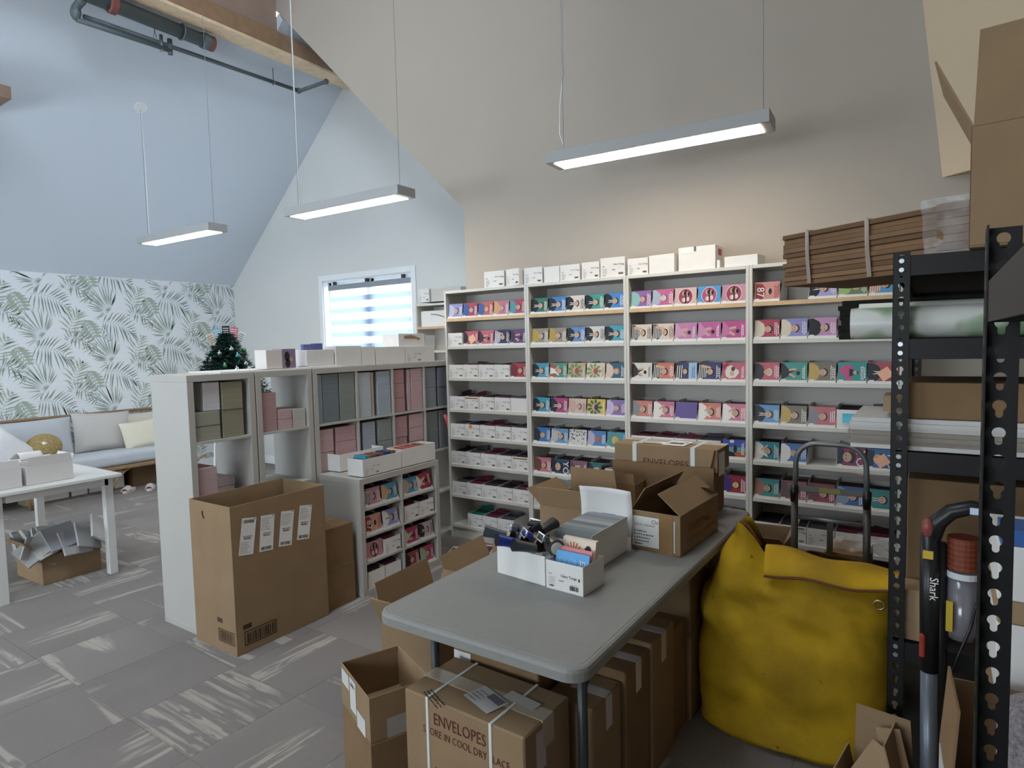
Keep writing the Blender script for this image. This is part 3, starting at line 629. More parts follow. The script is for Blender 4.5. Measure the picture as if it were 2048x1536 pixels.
CT = {
0: [
 [('fig','#8f94cc','lavender ringed figure cards',d_(c1='#b9c0e6',c3='#3a2c5a')),('fig','#bf4358','red blue-haired figure cards',d_(c1='#3f5ea8',c3='#2a3f86')),('fig','#cf6058','salmon blue-haired figure cards',d_(c1='#4560a8',c3='#b3364a')),('fig','#c9768a','orange and purple figure cards',d_(c1='#e0a06a',c3='#8a4a98')),('fig','#c0455e','crimson teal-jacket figure cards',d_(c1='#4a9aa8',c3='#3a1f2a'))],
 ['W',('arms','#cb5770','pink cards with peach note',d_(c1='#3a2830',note=1)),('arms','#d2637a','pink reaching arm cards',d_(c1='#4a3038')),('stripe','#2b3760','navy striped figure cards',d_(c1='#8fa0c8')),('arms','#6d4578','purple reaching arm cards',d_(c1='#4a2f52'))],
 ['W','W','W','W',('fig','#b83f4e','red curly-haired figure cards',d_(c1='#8f2e3e',c3='#5a2a20'))],
 ['W','Wt','W','W','Wx'], ['W','Wo','W','W','W'], ['W','W','W','W','Wt'], ['W','Wr','W','W','W'], [None,'Wg','Wr','W',None]],
1: [
 [('suit','#2f7d6b','green suited man cards',{}),('suit','#3b86d2','bright blue suited man cards',{}),('suit','#ddd6ca','cream suited man cards',d_(txt='#26241f')),('suit','#3a9f90','teal suited man cards',{}),('suit','#3f8cd8','azure suited man cards',{})],
 [('fig','#9c907e','taupe yellow-suit man cards',d_(c1='#c8a040',c3='#1e1a1a')),('fig','#9a8d7c','brown-grey yellow-suit man cards',d_(c1='#c09a3c',c3='#1e1a1a')),('suit','#5c90d2','soft blue suited man cards',{}),('suit','#d6d2ce','pale suited man cards',d_(txt='#26241f')),('suit','#36a6be','turquoise suited man cards',{})],
 [('suit','#3c9bbb','sky blue leaning man cards',{}),('dress','#3f9679','green dancing woman cards',d_(c1='#b8533e',c3='#7a3a2a')),('leafy','#c0a884','olive leafy face cards',d_(c1='#6d8c3c',c3='#b04a3a')),('leafy','#e0cdb2','cream leafy face cards',d_(c1='#7f9a5a',c3='#b04a3a',txt='#a03a2a')),('fig','#1f6079','deep teal pink-coat cards',d_(c1='#e3c3b2',c3='#c86a5a'))],
 [('suit','#30a1ba','cyan suited man cards',{}),('suit','#c23a82','magenta suited man cards',{}),('fig','#dabcae','blush pale figure cards',d_(c1='#d8a89a',c3='#4a2a20',txt='#b04a4a')),('leafy','#e2ba3c','yellow green-dress cards',d_(c1='#2f6a44',c3='#3a2a1a')),('fig','#8d6bb4','purple long-haired woman cards',d_(c1='#cbb8dc',c3='#7a3550'))],
 [('fig','#2f79ca','blue armoured figure cards',d_(c1='#2a2f38',c3='#8a6a30')),('stripe','#5c97cb','pale blue grey figure cards',d_(c1='#9aa0a8')),('pattern','#d9d5d0','black scribbled word cards',d_(c1='#3a3640')),('fig','#3b82ca','blue lavender-cape figure cards',d_(c1='#b8aed0',c2='#c8603a',c3='#b04a2a')),('leafy','#3a8fc0','blue and green leafy cards',d_(c1='#4a9a5a',c3='#d0a040'))],
 [('fig','#d27189','pink brown-haired woman cards',d_(c1='#7a4436',c3='#4a261e')),('YOU','#20466a','navy lettered portrait cards',{}),('arms','#8b5671','mauve reaching arm cards',d_(c1='#6a3c52')),('arms','#20696a','dark teal lettered cards',d_(c1='#16292c')),('plain','#4c526a','slate plain cards',{})],
 ['W']*5,['W']*5],
2: [
 [('fig','#9b64b2','violet teal-jacket figure cards',d_(c1='#8ec4c0',c3='#7a2a44')),('fig','#d95f92','pink grey-blue figure cards',d_(c1='#a8b6cc',c2='#e8c8a8',c3='#5a6aa8')),('circle','#dab4ac','beige round portrait cards',d_(c1='#a93a58')),('circle','#4aa1de','blue round portrait cards',d_(c1='#c04a7a')),('circle','#cd8ca2','rosy round portrait cards',d_(c1='#a93a58'))],
 [('stripe','#e2d0bc','cream striped shirt cards',d_(c1='#2a2a30',txt='#2a2a30')),('stripe','#e0cdb8','cream red-lettered striped cards',d_(c1='#33323a',txt='#b03a3a')),('arms','#cd7cb2','lilac pink dancer cards',d_(c1='#d89ac4')),('arms','#cc5ba2','magenta pink dancer cards',d_(c1='#d88abc')),('arms','#c94b92','deep pink dancer cards',d_(c1='#d070a8'))],
 [('arms','#e1d9ca','cream black-sleeve cards',d_(c1='#1d1b1e',txt='#2a2a30')),('stripe','#da725c','orange striped figure cards',d_(c1='#2a2a30')),('split','#3c3c74','navy striped cards with pale edge',d_(c3='#9fc3e6',txt='#2a4a86')),('stripe','#3b3b72','navy striped figure cards',d_(c1='#1d1f2c')),('heart','#cd5b72','pink heart cards',{})],
 [('fig','#d97a69','coral black-haired figure cards',d_(c1='#8d8a88',c3='#1d1a1c')),('dress','#d96a8a','pink white-dress cards',d_(c1='#efe6dc')),('plain','#6b53a2','plain purple cards',{}),('dress','#e17a62','orange white-dress cards',d_(c1='#efe6dc')),('dress','#d97292','rose white-dress cards',d_(c1='#efe6dc'))],
 ['W','W','W','W',('sunset','#3c5cc0','rainbow sunset figure cards',d_(c1='#6aa0a0'))],
 ['W','W','W','W',('fig','#b12142','red purple-suit figure cards',d_(c1='#4a2a7a',c2='#e0c060'))],
 ['W']*5,['W']*5],
3: [
 [('87','#da8d82','salmon red jersey cards',d_(c1='#a8323a')),None,('suit','#a9a1da','lavender suited man cards',{}),('fig','#6b8b5a','green blonde woman cards',d_(c1='#9cc46a',c3='#c8a060')),('stripe','#5ca2da','blue salmon-dress woman cards',d_(c1='#d8886a'))],
 [('fig','#b93b51','red cream-suit man cards',d_(c1='#dccdb4')),('fig','#8c8ace','periwinkle cream-suit man cards',d_(c1='#dccdb4',c3='#3a2c28')),('fig','#c98cbe','pink and blue woman cards',d_(c1='#1e1c22')),None,None],
 [('fig','#cd5c6a','coral dark-jacket woman cards',d_(c1='#33313a',c3='#e6c8b8')),('arms','#3b9c8e','teal stretched figure cards',d_(c1='#22262e')),('fig','#7c7262','taupe yellow-tie man cards',d_(c1='#caa24a')),('feather','#2b9c9a','teal pink-feather cards',d_(c1='#d94a8a',c3='#2a1c28')),('suit','#b94b5a','red cards with peach note',d_(note=1))],
 [('suit','#5c9ad2','light blue suited man cards',{}),('fig','#7c7060','dark taupe yellow-suit cards',d_(c1='#caa24a')),('fig','#cd626a','coral grey-haired figure cards',d_(c1='#8a8488',c3='#3a3438')),'Wxc','Wxe'],
 [('dress','#2b8c9e','teal white-dress woman cards',d_(c1='#e8dcc8')),('fig','#3b7ac2','blue white-suit man cards',d_(c1='#ece8e0')),None,('YOU','#a22a62','magenta lettered portrait cards',{}),('YOU','#3070ba','blue lettered portrait cards with note',d_(note=1))],
 [('fig','#4b9c9a','teal leaning woman cards',d_(c1='#b87a6a')),('fig','#b26272','dusty pink figure cards',d_(c1='#7a5a5e')),('fig','#aa425a','rose red figure cards',d_(c1='#7a4a48')),('fig','#3b6aaa','deep blue figure cards',d_(c1='#8a9ab8')),('suit','#2b8c8a','sea green man cards',d_(c1='#2b8c8a'))],
 ['W','Wt','W','Wx','Wx'],['W']*5]}
for u in range(4):
    bookcase(BX0+u*BW, BYF, ['tall white bookcase nearest the window wall', 'tall white bookcase second from the window', 'tall white bookcase third from the window', 'tall white bookcase partly hidden behind black rack'][u], ZS)
    for r_ in range(8):
        for k in range(5):
            where = '%s on %s shelf, %s' % (LP[k], ROWN[r_], UNITN[u])
            place((BX0+u*BW+.0225+k*.1515, BYF+.012, ZS[r_+1]), 0, CT[u][r_][k], where, u*100+r_*10+k)
# cartons standing on top of the bookcases
def plain_carton(x0, y0, z0, w_, d2, h_, label, rz=0, printed=True, open_=False, name='white_carton', scale=None, m=None, group='cartons on the bookcases', facing=0):
    t = thing(name, label, 'box', (x0, y0, z0), rz, group); q = MB(); e = .002
    mm = m or WBOX
    if open_:
        q.box(0,w_,0,d2,0,e); q.box(0,w_,0,e,e,h_); q.box(0,w_,d2-e,d2,e,h_); q.box(0,e,e,d2-e,e,h_); q.box(w_-e,w_,e,d2-e,e,h_)
    else: q.box(0, w_, 0, d2, 0, h_)
    q.build('carton', mm, t, bevel=.0012)
    if printed:
        p = obj('box_print', LABEL_ME, t, (w_*.02, -.0008, h_*.02)); p.scale = (w_/.150, 1, h_/.118)
    return t
tops = [(-2.948,.19,.125,1,3),(-2.739,.145,.125,1,-12),(-2.576,.165,.122,1,0),(-2.401,.135,.115,0,0),(-2.266,.165,.115,1,0),(-2.09,.142,.118,1,0),(-1.945,.185,.135,1,3),(-1.743,.15,.112,1,2),(-1.59,.185,.118,0,-6)]
tn = ['leftmost', 'second', 'third', 'fourth', 'fifth', 'sixth', 'seventh', 'eighth', 'ninth']
for k, (x, w_, h_, pr, a) in enumerate(tops):
    plain_carton(x, BYF+.02, ZS[0], w_-.006, .2, h_, 'white carton on bookcase tops, %s counted from the window' % tn[k], R(a), pr, open_=(k in (1, 8)))
t = plain_carton(-1.39, BYF+.02, ZS[0], .235, .17, .148, 'tall white carton with red patch on the bookcase tops', 0, False)
MB().box(.2352, .2362, .06, .13, .09, .13).build('red_patch', mat('#a83a52', .5), t)
MB().box(.02, .10, -.0015, 0, .11, .146).build('torn_flap', PAPER, t); MB().box(.10, .115, -.0012, 0, .118, .148).build('slit', INKG, t)
t = plain_carton(-1.15, BYF+.03, ZS[0], .02, .12, .05, 'short white card strip between cartons atop bookcase', 0, False)
plain_carton(-1.10, BYF+.02, ZS[0], .2, .15, .064, 'low white carton at right end of bookcase tops', R(-4), False)
# bookcase by the window, seen past the others
zz = [2.06, 1.80, 1.55, 1.29, 1.04, .80, .54, .28, .10]
bookcase(-4.615, 5.0, 'white bookcase standing right of the gable window', zz)
plain_carton(-4.59, 5.03, 2.06, .15, .22, .14, 'white printed carton atop bookcase right of window', 0, True, group=None)
plain_carton(-4.42, 5.04, 2.06, .40, .22, .135, 'grey sided carton atop bookcase right of window', 0, False, group=None, m=mat('#c4c2bb', .6, key='grey_carton'))
t = plain_carton(-4.56, 5.03, 1.80, .36, .22, .165, 'plain white carton inside bookcase right of window', 0, False, group=None)
MB().tube([(.14,-.003,.13),(.22,-.004,.122),(.3,-.003,.10),(.36,-.003,.08)], .003, 6).build('dark_cord', INK, t)
plain_carton(-4.55, 5.03, .10, .3, .2, .13, 'grey carton low in bookcase right of window', 0, False, group=None, m=mat('#a9a8a4', .6))

# ================================================================== cube shelving
TO, TI = .038, .016; CE = (1.47-2*TO-3*TI)/4
def cube_unit(cols, rows, y0, xf, label, h=None, d=.39, inserts=False):
    """open cube shelf whose front faces +X; local x runs along +Y"""
    W = 2*TO+cols*CE+(cols-1)*TI; H = 2*TO+rows*CE+(rows-1)*TI
    t = thing('cube_shelf', label, 'shelf', (xf, y0, 0), R(90), 'white cube shelves')
    for x in (0, W-TO): MB().box(x+.0004, x+TO-.0004, 0, d, TO, H-TO).build('side_panel', KWHITE, t, bevel=.0015)
    MB().box(0, W, 0, d, H-TO, H).build('top_panel', KWHITE, t, bevel=.0015)
    MB().box(0, W, 0, d, 0, TO).build('bottom_panel', KWHITE, t, bevel=.0015)
    for r_ in range(1, rows): MB().box(TO, W-TO, .002, d-.002, TO+r_*CE+(r_-1)*TI, TO+r_*(CE+TI)).build('shelf', KWHITE, t, bevel=.001)
    for c in range(1, cols):
        for r_ in range(rows): 
            z0 = TO+r_*(CE+TI); MB().box(TO+c*CE+(c-1)*TI, TO+c*(CE+TI), .003, d-.003, z0, z0+CE).build('divider', KWHITE, t, bevel=.001)
    if inserts:
        for c in range(cols):
            for r_ in range(rows):
                z0 = TO+r_*(CE+TI)+CE/2; x0 = TO+c*(CE+TI); MB().box(x0, x0+CE, .006, d-.01, z0-.008, z0+.008).build('insert_shelf', KWHITE, t, bevel=.001)
            MB().box(TO+c*(CE+TI), TO+c*(CE+TI)+CE, d-.01, d-.006, TO, H-TO).build('back_panel', KWHITE, t)
    return t
KX, KY = -3.40, 1.840
cube_unit(1, 4, KY, KX, 'tall one-column white cube shelf at the near end of the row')
cube_unit(1, 4, KY+.42, KX, 'tall one-column white cube shelf second in the row')
cube_unit(4, 4, KY+.84, KX, 'wide white cube shelf with four columns of envelopes')
cube_unit(2, 2, 2.697, -3.015, 'low white cube shelf of cards before the wide one', inserts=True)
def stack(y0, y1, z0, z1, col, label, nb=3, depth=.30, xf=KX, vert=False, back=0, wob=.004):
    """stack of envelope bundles in a cube; front at xf facing +X"""
    t = thing('envelope_stack', label, 'envelopes', (xf-.015-back, y0, z0), R(90), 'envelope stacks in the cube shelves')
    W = y1-y0; Hh = z1-z0; rs = random.Random(int(y0*1000+z0*77)); m_ = edges_mat(col, 2, 330, .25)
    for k in range(nb):
        a, b_ = Hh*k/nb, Hh*(k+1)/nb-.002; dx = rs.uniform(0, wob); 
        q = MB(); q.box(dx, W-rs.uniform(0, wob), rs.uniform(0, wob*2), depth, a, b_); q.build('bundle', m_, t, bevel=.002)
    return t
def cz(r_): return 1.47-TO-r_*(CE+TI)-CE      # floor of cube row r (0 = top)
OL, OLD, PK, PKD, SL, SLD, BG, LB = '#a19e90', '#95917a', '#c9abac', '#b99395', '#8b9399', '#7b858a', '#a8a49c', '#bcc4cc'
c0 = KY+TO; z0 = cz(0)+.001
stack(c0+.005, c0+.155, z0, z0+.165, OL, 'short olive envelope stack in first cube shelf top', 2)
stack(c0+.17, c0+.305, z0, z0+.325, OLD, 'tall olive envelope stack in first cube shelf top', 2)
stack(c0+.06, c0+.165, z0+.166, z0+.33, '#d2d0d2', 'white paper bundle standing on short olive stack', 1, .2)
stack(c0+.01, c0+.12, cz(1)+.001, cz(1)+.20, PK, 'pale pink envelope stack in first shelf second cube', 1, .34)
stack(c0+.15, c0+.29, cz(1)+.001, cz(1)+.10, '#d8ccd0', 'low pinkish white packs in first shelf second cube', 2, .2, back=.1)
c1 = KY+.42+TO
stack(c1+.005, c1+.11, z0, z0+.24, PKD, 'tall pink envelope stack in second shelf top cube', 1)
stack(c1+.115, c1+.225, z0, z0+.125, PK, 'low pink envelope stack in second shelf top cube', 2)
stack(c1+.23, c1+.33, z0, z0+.12, '#c3bfb6', 'beige envelope pack in second shelf top cube', 1, .25)
c2 = KY+.84+TO
def cc(k): return c2+k*(CE+TI)
q = cc(0); stack(q+.004, q+.045, z0, z0+.33, '#9aa9b8', 'thin blue envelope bundle in wide shelf first cube', 1)
stack(q+.05, q+.19, z0, z0+.332, SLD, 'dark slate envelope stack in wide shelf first cube', 1); stack(q+.195, q+.33, z0, z0+.332, '#8d928d', 'grey green envelope stack in wide shelf first cube', 1)
q = cc(1); stack(q+.006, q+.13, z0, z0+.325, LB, 'pale blue envelope stack in wide shelf second cube', 1); stack(q+.134, q+.165, z0, z0+.32, '#c9b29d', 'thin tan envelope bundle in wide shelf second cube', 1)
stack(q+.195, q+.33, z0, z0+.325, '#a9b4bf', 'blue grey envelope stack in wide shelf second cube', 1)
q = cc(2); stack(q+.006, q+.13, z0, z0+.33, PKD, 'dusty pink bundled stack in wide shelf third cube', 3); stack(q+.16, q+.2, z0, z0+.325, '#c9aeb0', 'thin pale pink bundle in wide shelf third cube', 1); stack(q+.203, q+.33, z0, z0+.328, PK, 'pink envelope stack in wide shelf third cube', 1)
q = cc(3); stack(q+.006, q+.15, z0, z0+.33, '#8d929b', 'slate envelope stack in wide shelf fourth cube', 2); stack(q+.17, q+.33, z0, z0+.325, '#82868f', 'darker slate envelope stack in wide shelf fourth cube', 2)
z1 = cz(1)+.001
q = cc(0); stack(q+.006, q+.13, z1, z1+.31, PK, 'light pink stack in wide shelf second row first cube', 2); stack(q+.145, q+.33, z1, z1+.31, '#c3a0a4', 'broad pink stack in wide shelf second row first cube', 3)
q = cc(1); stack(q+.006, q+.03, z1, z1+.32, '#3d434a', 'thin black bundle in wide shelf second row second cube', 1); stack(q+.035, q+.16, z1, z1+.315, '#a3abb6', 'steel blue stack in wide shelf second row second cube', 1); stack(q+.185, q+.33, z1, z1+.318, '#8e9493', 'grey stack in wide shelf second row second cube', 2)
q = cc(2); stack(q+.006, q+.145, z1, z1+.32, PKD, 'rose stack in wide shelf second row third cube', 2); stack(q+.17, q+.33, z1, z1+.322, PK, 'pink layered stack in wide shelf second row third cube', 3)
q = cc(3); stack(q+.006, q+.16, z1, z1+.32, '#7e8487', 'dark grey stack in wide shelf second row fourth cube', 1); stack(q+.175, q+.33, z1, z1+.32, '#868b8d', 'charcoal stack in wide shelf second row fourth cube', 1)
for k in range(3):
    stack(cc(k)+.01, cc(k)+.32, cz(2)+.001, cz(2)+.25, [PK, SL, PKD][k], '%s envelope stack low in wide shelf behind cards' % ['pale pink', 'slate', 'deep pink'][k], 2, back=.02)
# coral plastic packet hanging out of the fourth cube
p = tag(MB().grid(lambda u, v: (KX+.012+.03*math.sin(v*2.4), 3.96+.10*u+.03*v, 1.02-.17*v+.01*math.sin(u*9)), 5, 7).build('card_packet', mat('#cf5a62', .2, key='coral_packet', noise=.25, nscale=30, spec=.6), smooth=True), 'coral plastic card packet hanging out of the cube shelf', 'packet')
m_ = p.modifiers.new('solid', 'SOLIDIFY'); m_.thickness = .012
# cards in the low cube shelf
LYT = 2.697+TO; LW = CE
lowspec = {
 (0,0): [('stripe','#c88aa8','pink and navy figure cards',d_(c1='#2a3f8a')),('fig','#4aa0c8','tan and cyan figure cards',d_(c1='#d8a878'))],
 (0,1): [('fig','#4a9cc4','blue pale figure cards',d_(c1='#c8b0a0')),('arms','#b8304e','red packet cards hanging askew',d_(c1='#e6d8cc',tilt=-9))],
 (1,0): [('87','#dd9f86','salmon red jersey cards',d_(c1='#b03a30')),('suit','#8f92c8','lavender white-suit man cards',d_(c1='#e4e2e6'))],
 (1,1): ['W','W'],
 (2,0): [('circle','#d88a9a','pink plastic wrapped cards',d_(c1='#c04a6a')),'W'],
 (2,1): [('arms','#c23a6c','magenta plastic wrapped cards',d_(c1='#d8d0c0')),('suit','#d2bcc8','pale pink black-suit woman cards',d_(txt='#5a4a5a'))],
 (3,0): ['Wx','Wx'],
 (3,1): [('fig','#b04a58','dark red figure cards',d_(c1='#3a1f24')),('fig','#cc4a72','pink and green figure cards',d_(c1='#9cc49a'))]}
zr = [TO+CE+TI+CE/2+.008, TO+CE+TI, TO+CE/2+.008, TO]
for (r_, c_), sp_ in lowspec.items():
    for k in range(2):
        where = '%s in %s row, %s column, low cube shelf' % (['left', 'right'][k], ['top', 'second', 'third', 'bottom'][r_], ['near', 'far'][c_])
        place((-3.015-.012, LYT+c_*(CE+TI)+.016+k*.155, zr[r_]+.001), R(90), sp_[k], where, 700+r_*10+c_*4+k)
# ================================================================== generic cartons
def carton(name, label, loc, size, rz=0, m=CARD, flaps=None, open_=True, group=None, cat='box', tape=False, inner=None, rot=None, th=.004, bevel=.002):
    """cardboard box, origin at its base corner (front-left); flaps: dict side -> (angle from upright outward, length)"""
    w_, d2, h_ = size; t = thing(name, label, cat, loc, rz, group, rot)
    q = MB()
    if open_:
        q.box(0,w_,0,d2,0,th); q.box(0,w_,0,th,th,h_); q.box(0,w_,d2-th,d2,th,h_); q.box(0,th,th,d2-th,th,h_); q.box(w_-th,w_,th,d2-th,th,h_)
    else: q.box(0, w_, 0, d2, 0, h_)
    q.build('body', m, t, bevel=bevel)
    for side, (ang, ln) in (flaps or {}).items():
        f_ = MB(); L_ = w_ if side in 'fb' else d2
        f_.slab([(.004,0,0),(L_-.004,0,0),(L_-.012,0,ln),(.012,0,ln)], (0,th,0)); a = R(ang)
        if side == 'f': f_.build('flap', m, t, (0,0,h_), rot=(a,0,0))
        if side == 'b': f_.build('flap', m, t, (w_,d2,h_), rot=(a,0,R(180)))
        if side == 'l': f_.build('flap', m, t, (0,d2,h_), rot=(a,0,R(-90)))
        if side == 'r': f_.build('flap', m, t, (w_,0,h_), rot=(a,0,R(90)))
    if tape:
        MB().box(w_/2-.024, w_/2+.024, -.0012, d2+.0012, h_-.06 if tape == 'f' else h_-.07, h_+.001).build('tape', TAPE, t) if not open_ else None
    return t
def ship_label(parent, M, w_, h_, seed, code_bottom=True):
    """printed shipping label stuck to a face"""
    m = MB(); rs = random.Random(seed)
    rect(m, M, 0, 0, w_, h_, 0, .0008)
    y = h_*.04 if code_bottom else h_*.86
    barcode(m, M, w_*.12, y, w_*.76, h_*.09, 1, 16, .0012)
    barcode(m, M, w_*.25, h_*.42, w_*.5, h_*.05, 1, 9, .0012); scribble(m, M, w_*.2, h_*.49, w_*.62, h_*.025, 1, 6, .0012, rs)
    for k in range(7):
        v = (.60+.05*k) if code_bottom else (.06+.045*k); scribble(m, M, w_*.08, h_*v, w_*rs.uniform(.4,.8), h_*.016, 2, 7, .0012, rs)
    rect(m, M, w_*.84, h_*.955, w_*.93, h_*.98, 1, .0012)
    return m.build('shipping_label', [PAPER, INK, INKG], parent)
# ------------------------------------------------------------------ big brown box and the pair beside it
t = carton('shipping_carton', 'tall open brown carton with four shipping labels', (-3.395, 1.812, 0), (.39, .60, .795), 0, CARD)
for o in t.children: pass
Mr = face_frame((.3905, 0, 0), (0,1,0), (0,0,1))
for k, (u, v, tl) in enumerate(((.035,.53,-9),(.155,.515,-6),(.275,.51,-8),(.395,.515,-9))):
    ship_label(t, Mr @ Matrix.Translation((u, v, 0)) @ Matrix.Rotation(R(tl), 4, 'Z'), .085, .195, k, k > 0)
m = MB(); rect(m, Mr, .04, .13, .09, .155); barcode(m, Mr, .06, .05, .17, .055, 0, 14)
for a in ((.045,.04,.24,.046),(.045,.112,.24,.118),(.045,.04,.05,.118),(.235,.04,.24,.118)): rect(m, Mr, *a)
m.build('carton_print', mat('#3a2a1e', .8, key='carton_print'), t)
Mf = face_frame((0, -.0005, 0), (1,0,0), (0,0,1)); m = MB(); rect(m, Mf, .22, .155, .27, .18); barcode(m, Mf, .235, .06, .13, .055, 0, 14)
for a in ((.225,.052,.375,.057),(.225,.118,.375,.123),(.225,.052,.23,.123),(.37,.052,.375,.123)): rect(m, Mf, *a)
m.build('carton_print', mat('#4a3626', .8, key='carton_print_light'), t)
MB().tube([(.135,-.001,.745),(.132,-.001,.73),(.138,-.001,.715),(.145,-.001,.705)], .004, 6).build('hand_hole', mat('#4a3626', .9), t)
carton('shipping_carton', 'lower brown carton between tall carton and low shelf', (-3.40, 2.425, 0), (.355, .235, .255), 0, CARD2, open_=False, tape=True)
carton('shipping_carton', 'upper brown carton between tall carton and low shelf', (-3.40, 2.43, .256), (.35, .23, .245), 0, CARD2, open_=False, tape=True)
# long box of cards on the low shelf
t = plain_carton(-3.30, 2.79, .771, .40, .28, .115, 'wide white carton at the back of the low shelf top', R(90), False, open_=True, group=None)
b1 = plain_carton(-3.03, 2.745, .771, .35, .145, .112, 'long white printed carton of cards on low shelf', R(90), True, open_=True, group=None)
[setattr(k_, 'scale', (.95, 1, .8)) for k_ in b1.children if k_.name.startswith('box_print')]
plain_carton(-3.03, 3.10, .771, .345, .145, .125, 'long plain white carton at far end of low shelf', R(90), False, open_=True, group=None)
for k, (c, y, dx) in enumerate((('#4a92b0',2.77,.0),('#8a6a58',2.80,.02),('#6a5048',2.85,.02),('#7a5a48',2.89,.02),('#2f4a86',2.955,.01),('#7a5440',3.0,.02),('#c0584a',3.13,.02),('#8a5a40',3.17,.03),('#b04a4a',3.23,.03),('#8a6048',3.3,.03))):
    q = MB(); q.slab([(0,0,0),(.108,0,0),(.108,.02,.122),(0,.02,.122)], (0,.035,0))
    tag(q.build('greeting_card_pack', edges_mat(c, 1, 420, .4), None, (-3.16+dx*.4, y, .774), 0), '%s card pack in long cartons, %s from near end' % (['blue fronted', 'brown', 'dark brown', 'tan', 'navy fronted', 'chestnut', 'coral fronted', 'russet', 'red', 'umber'][k], (ORD+['ninth','tenth'])[k]), 'cards', 'packs in the long cartons')
# ------------------------------------------------------------------ things on the cube shelves
pp = MB(); pp.box(0, .62, 0, .34, 0, .008)
tag(pp.build('paper_sheets', PAPER, None, (-3.44, 2.06, 1.4705), R(90)), 'flat white paper sheets lying on the cube shelf', 'paper')
pp = MB(); pp.box(0, .30, 0, .22, 0, .010).box(.02, .33, .02, .2, .010, .016)
tag(pp.build('paper_sheets', PAPER, None, (-3.425, 2.67, 1.4705), R(90)), 'thin white leaflets under cartons on the cube shelf', 'paper')
z = 1.481
t = plain_carton(-3.45, 2.375, z, .115, .12, .118, 'pinkish white carton nearest the Christmas tree', R(90), False, group='cartons on the cube shelves', m=mat('#ddd5d0', .6))
MB().box(.115, .215, -.001, .1, 0, .122).build('purple_card_pack', mat('#8f7a94', .5, key='mauve_print'), t)
mm = MB(); M_ = face_frame((.12,-.0014,.0), (1,0,0), (0,0,1))
for pts, c in ((ell(.03,.075,.02,.03),0),(ell(.035,.03,.018,.028),0),(ell(.062,.055,.012,.016),1)): 
    o_ = mm.T; mm.T = M_; mm.add([(a, b_, .0005) for a, b_ in pts], [tuple(range(len(pts)))], c); mm.T = o_
mm.build('card_print', [INK, mat('#caa090', .5)], t)
t = plain_carton(-3.445, 2.675, 1.4875, .225, .12, .105, 'white carton with blue cards on the cube shelf', R(90), False, open_=True, group='cartons on the cube shelves')
q = MB(); q.slab([(0,0,0),(.14,0,0),(.14,.02,.135),(0,.02,.135)], (0,.03,0)).box(.08, .145, .005, .05, .09, .14)
tag(q.build('greeting_card_pack', edges_mat('#6d72a8', 1, 300, .3), None, (-3.475, 2.69, 1.495), R(90)), 'blue violet cards standing out of white carton', 'cards')
plain_carton(-3.435, 2.91, 1.471, .23, .2, .143, 'plain white carton third along the cube shelves', R(90), False, group='cartons on the cube shelves')
plain_carton(-3.435, 3.145, 1.471, .13, .2, .135, 'small white carton fourth along the cube shelves', R(90), False, group='cartons on the cube shelves')
plain_carton(-3.435, 3.285, 1.471, .305, .2, .13, 'plain white carton fifth along the cube shelves', R(90), False, group='cartons on the cube shelves')
t = plain_carton(-3.435, 3.595, 1.471, .34, .2, .128, 'white printed carton at far end of cube shelves', R(90), True, group='cartons on the cube shelves'); [setattr(k_, 'scale', (1.2, 1, .9)) for k_ in t.children if k_.name.startswith('box_print')]
t = plain_carton(-3.455, 3.545, 1.6, .30, .18, .10, 'white carton with torn brown patch stacked by window', R(90), False, group='cartons on the cube shelves')
mm = MB(); mm.poly([(.06,-.002,.06),(.06,-.002,.085),(.15,-.002,.088),(.25,-.002,.06),(.215,-.002,.045),(.21,-.002,.058)]); mm.build('torn_patch', CARD3, t)
plain_carton(-3.455, 3.85, 1.6, .12, .18, .085, 'grey white carton beside torn one near window', R(90), False, group='cartons on the cube shelves', m=mat('#c9cccc', .6))
# ------------------------------------------------------------------ Christmas tree on a white stand behind the shelves
st = thing('plant_stand', 'white round stand behind cube shelf under Christmas tree', 'stand', (-4.4, 2.70, 0))
MB().cyl((0,0,1.06),(0,0,1.09), .17, n=28).build('top', WTRIM, st)
for k in range(3): a = k*2.09; MB().cyl((.1*math.cos(a),.1*math.sin(a),1.06), (.17*math.cos(a),.17*math.sin(a),0), .012, n=8).build('leg', WTRIM, st)
tr = thing('christmas_tree', 'small dark green Christmas tree with baubles behind cube shelf', 'tree', (-4.4, 2.70, 1.09))
MB().cyl((0,0,0),(0,0,.62), .014, .004, n=8).build('trunk', mat('#3a2c22', .8), tr)
MB().tube([(0,0,0),(0,0,.06)], [.06,.075], 16).build('pot', mat('#5a3a34', .6), tr)
nd = MB(); rs = random.Random(3)
for lv in range(22):
    tt = lv/21; zl = .06+.57*tt; rad = .31*(1-tt)**.9+.035; nb = int(24-13*tt)
    for k in range(nb):
        a = 2*math.pi*(k+.5*(lv % 2))/nb+rs.uniform(-.15,.15); l = rad*rs.uniform(.7,1.1); ca, sa = math.cos(a), math.sin(a)
        for s_ in range(9):
            f_ = .15+.85*s_/8; px, py, pz = l*f_*ca, l*f_*sa, zl-.055*f_+.04*f_*f_
            for sg in (-1, 1, -.5, .5, 0, 2, -2):
                ln = .05*(1.1-.3*f_)*rs.uniform(.7,1.1); a2 = a+sg*.75; dz = .022*rs.uniform(-1,1.4)
                dx, dy = math.cos(a2)*ln, math.sin(a2)*ln; wx, wy = -math.sin(a2)*.0065, math.cos(a2)*.0065
                nd.add([(px-wx,py-wy,pz-.003),(px+wx,py+wy,pz+.003),(px+dx,py+dy,pz+dz)], [(0,1,2)], 0 if rs.random() < .7 else 1)
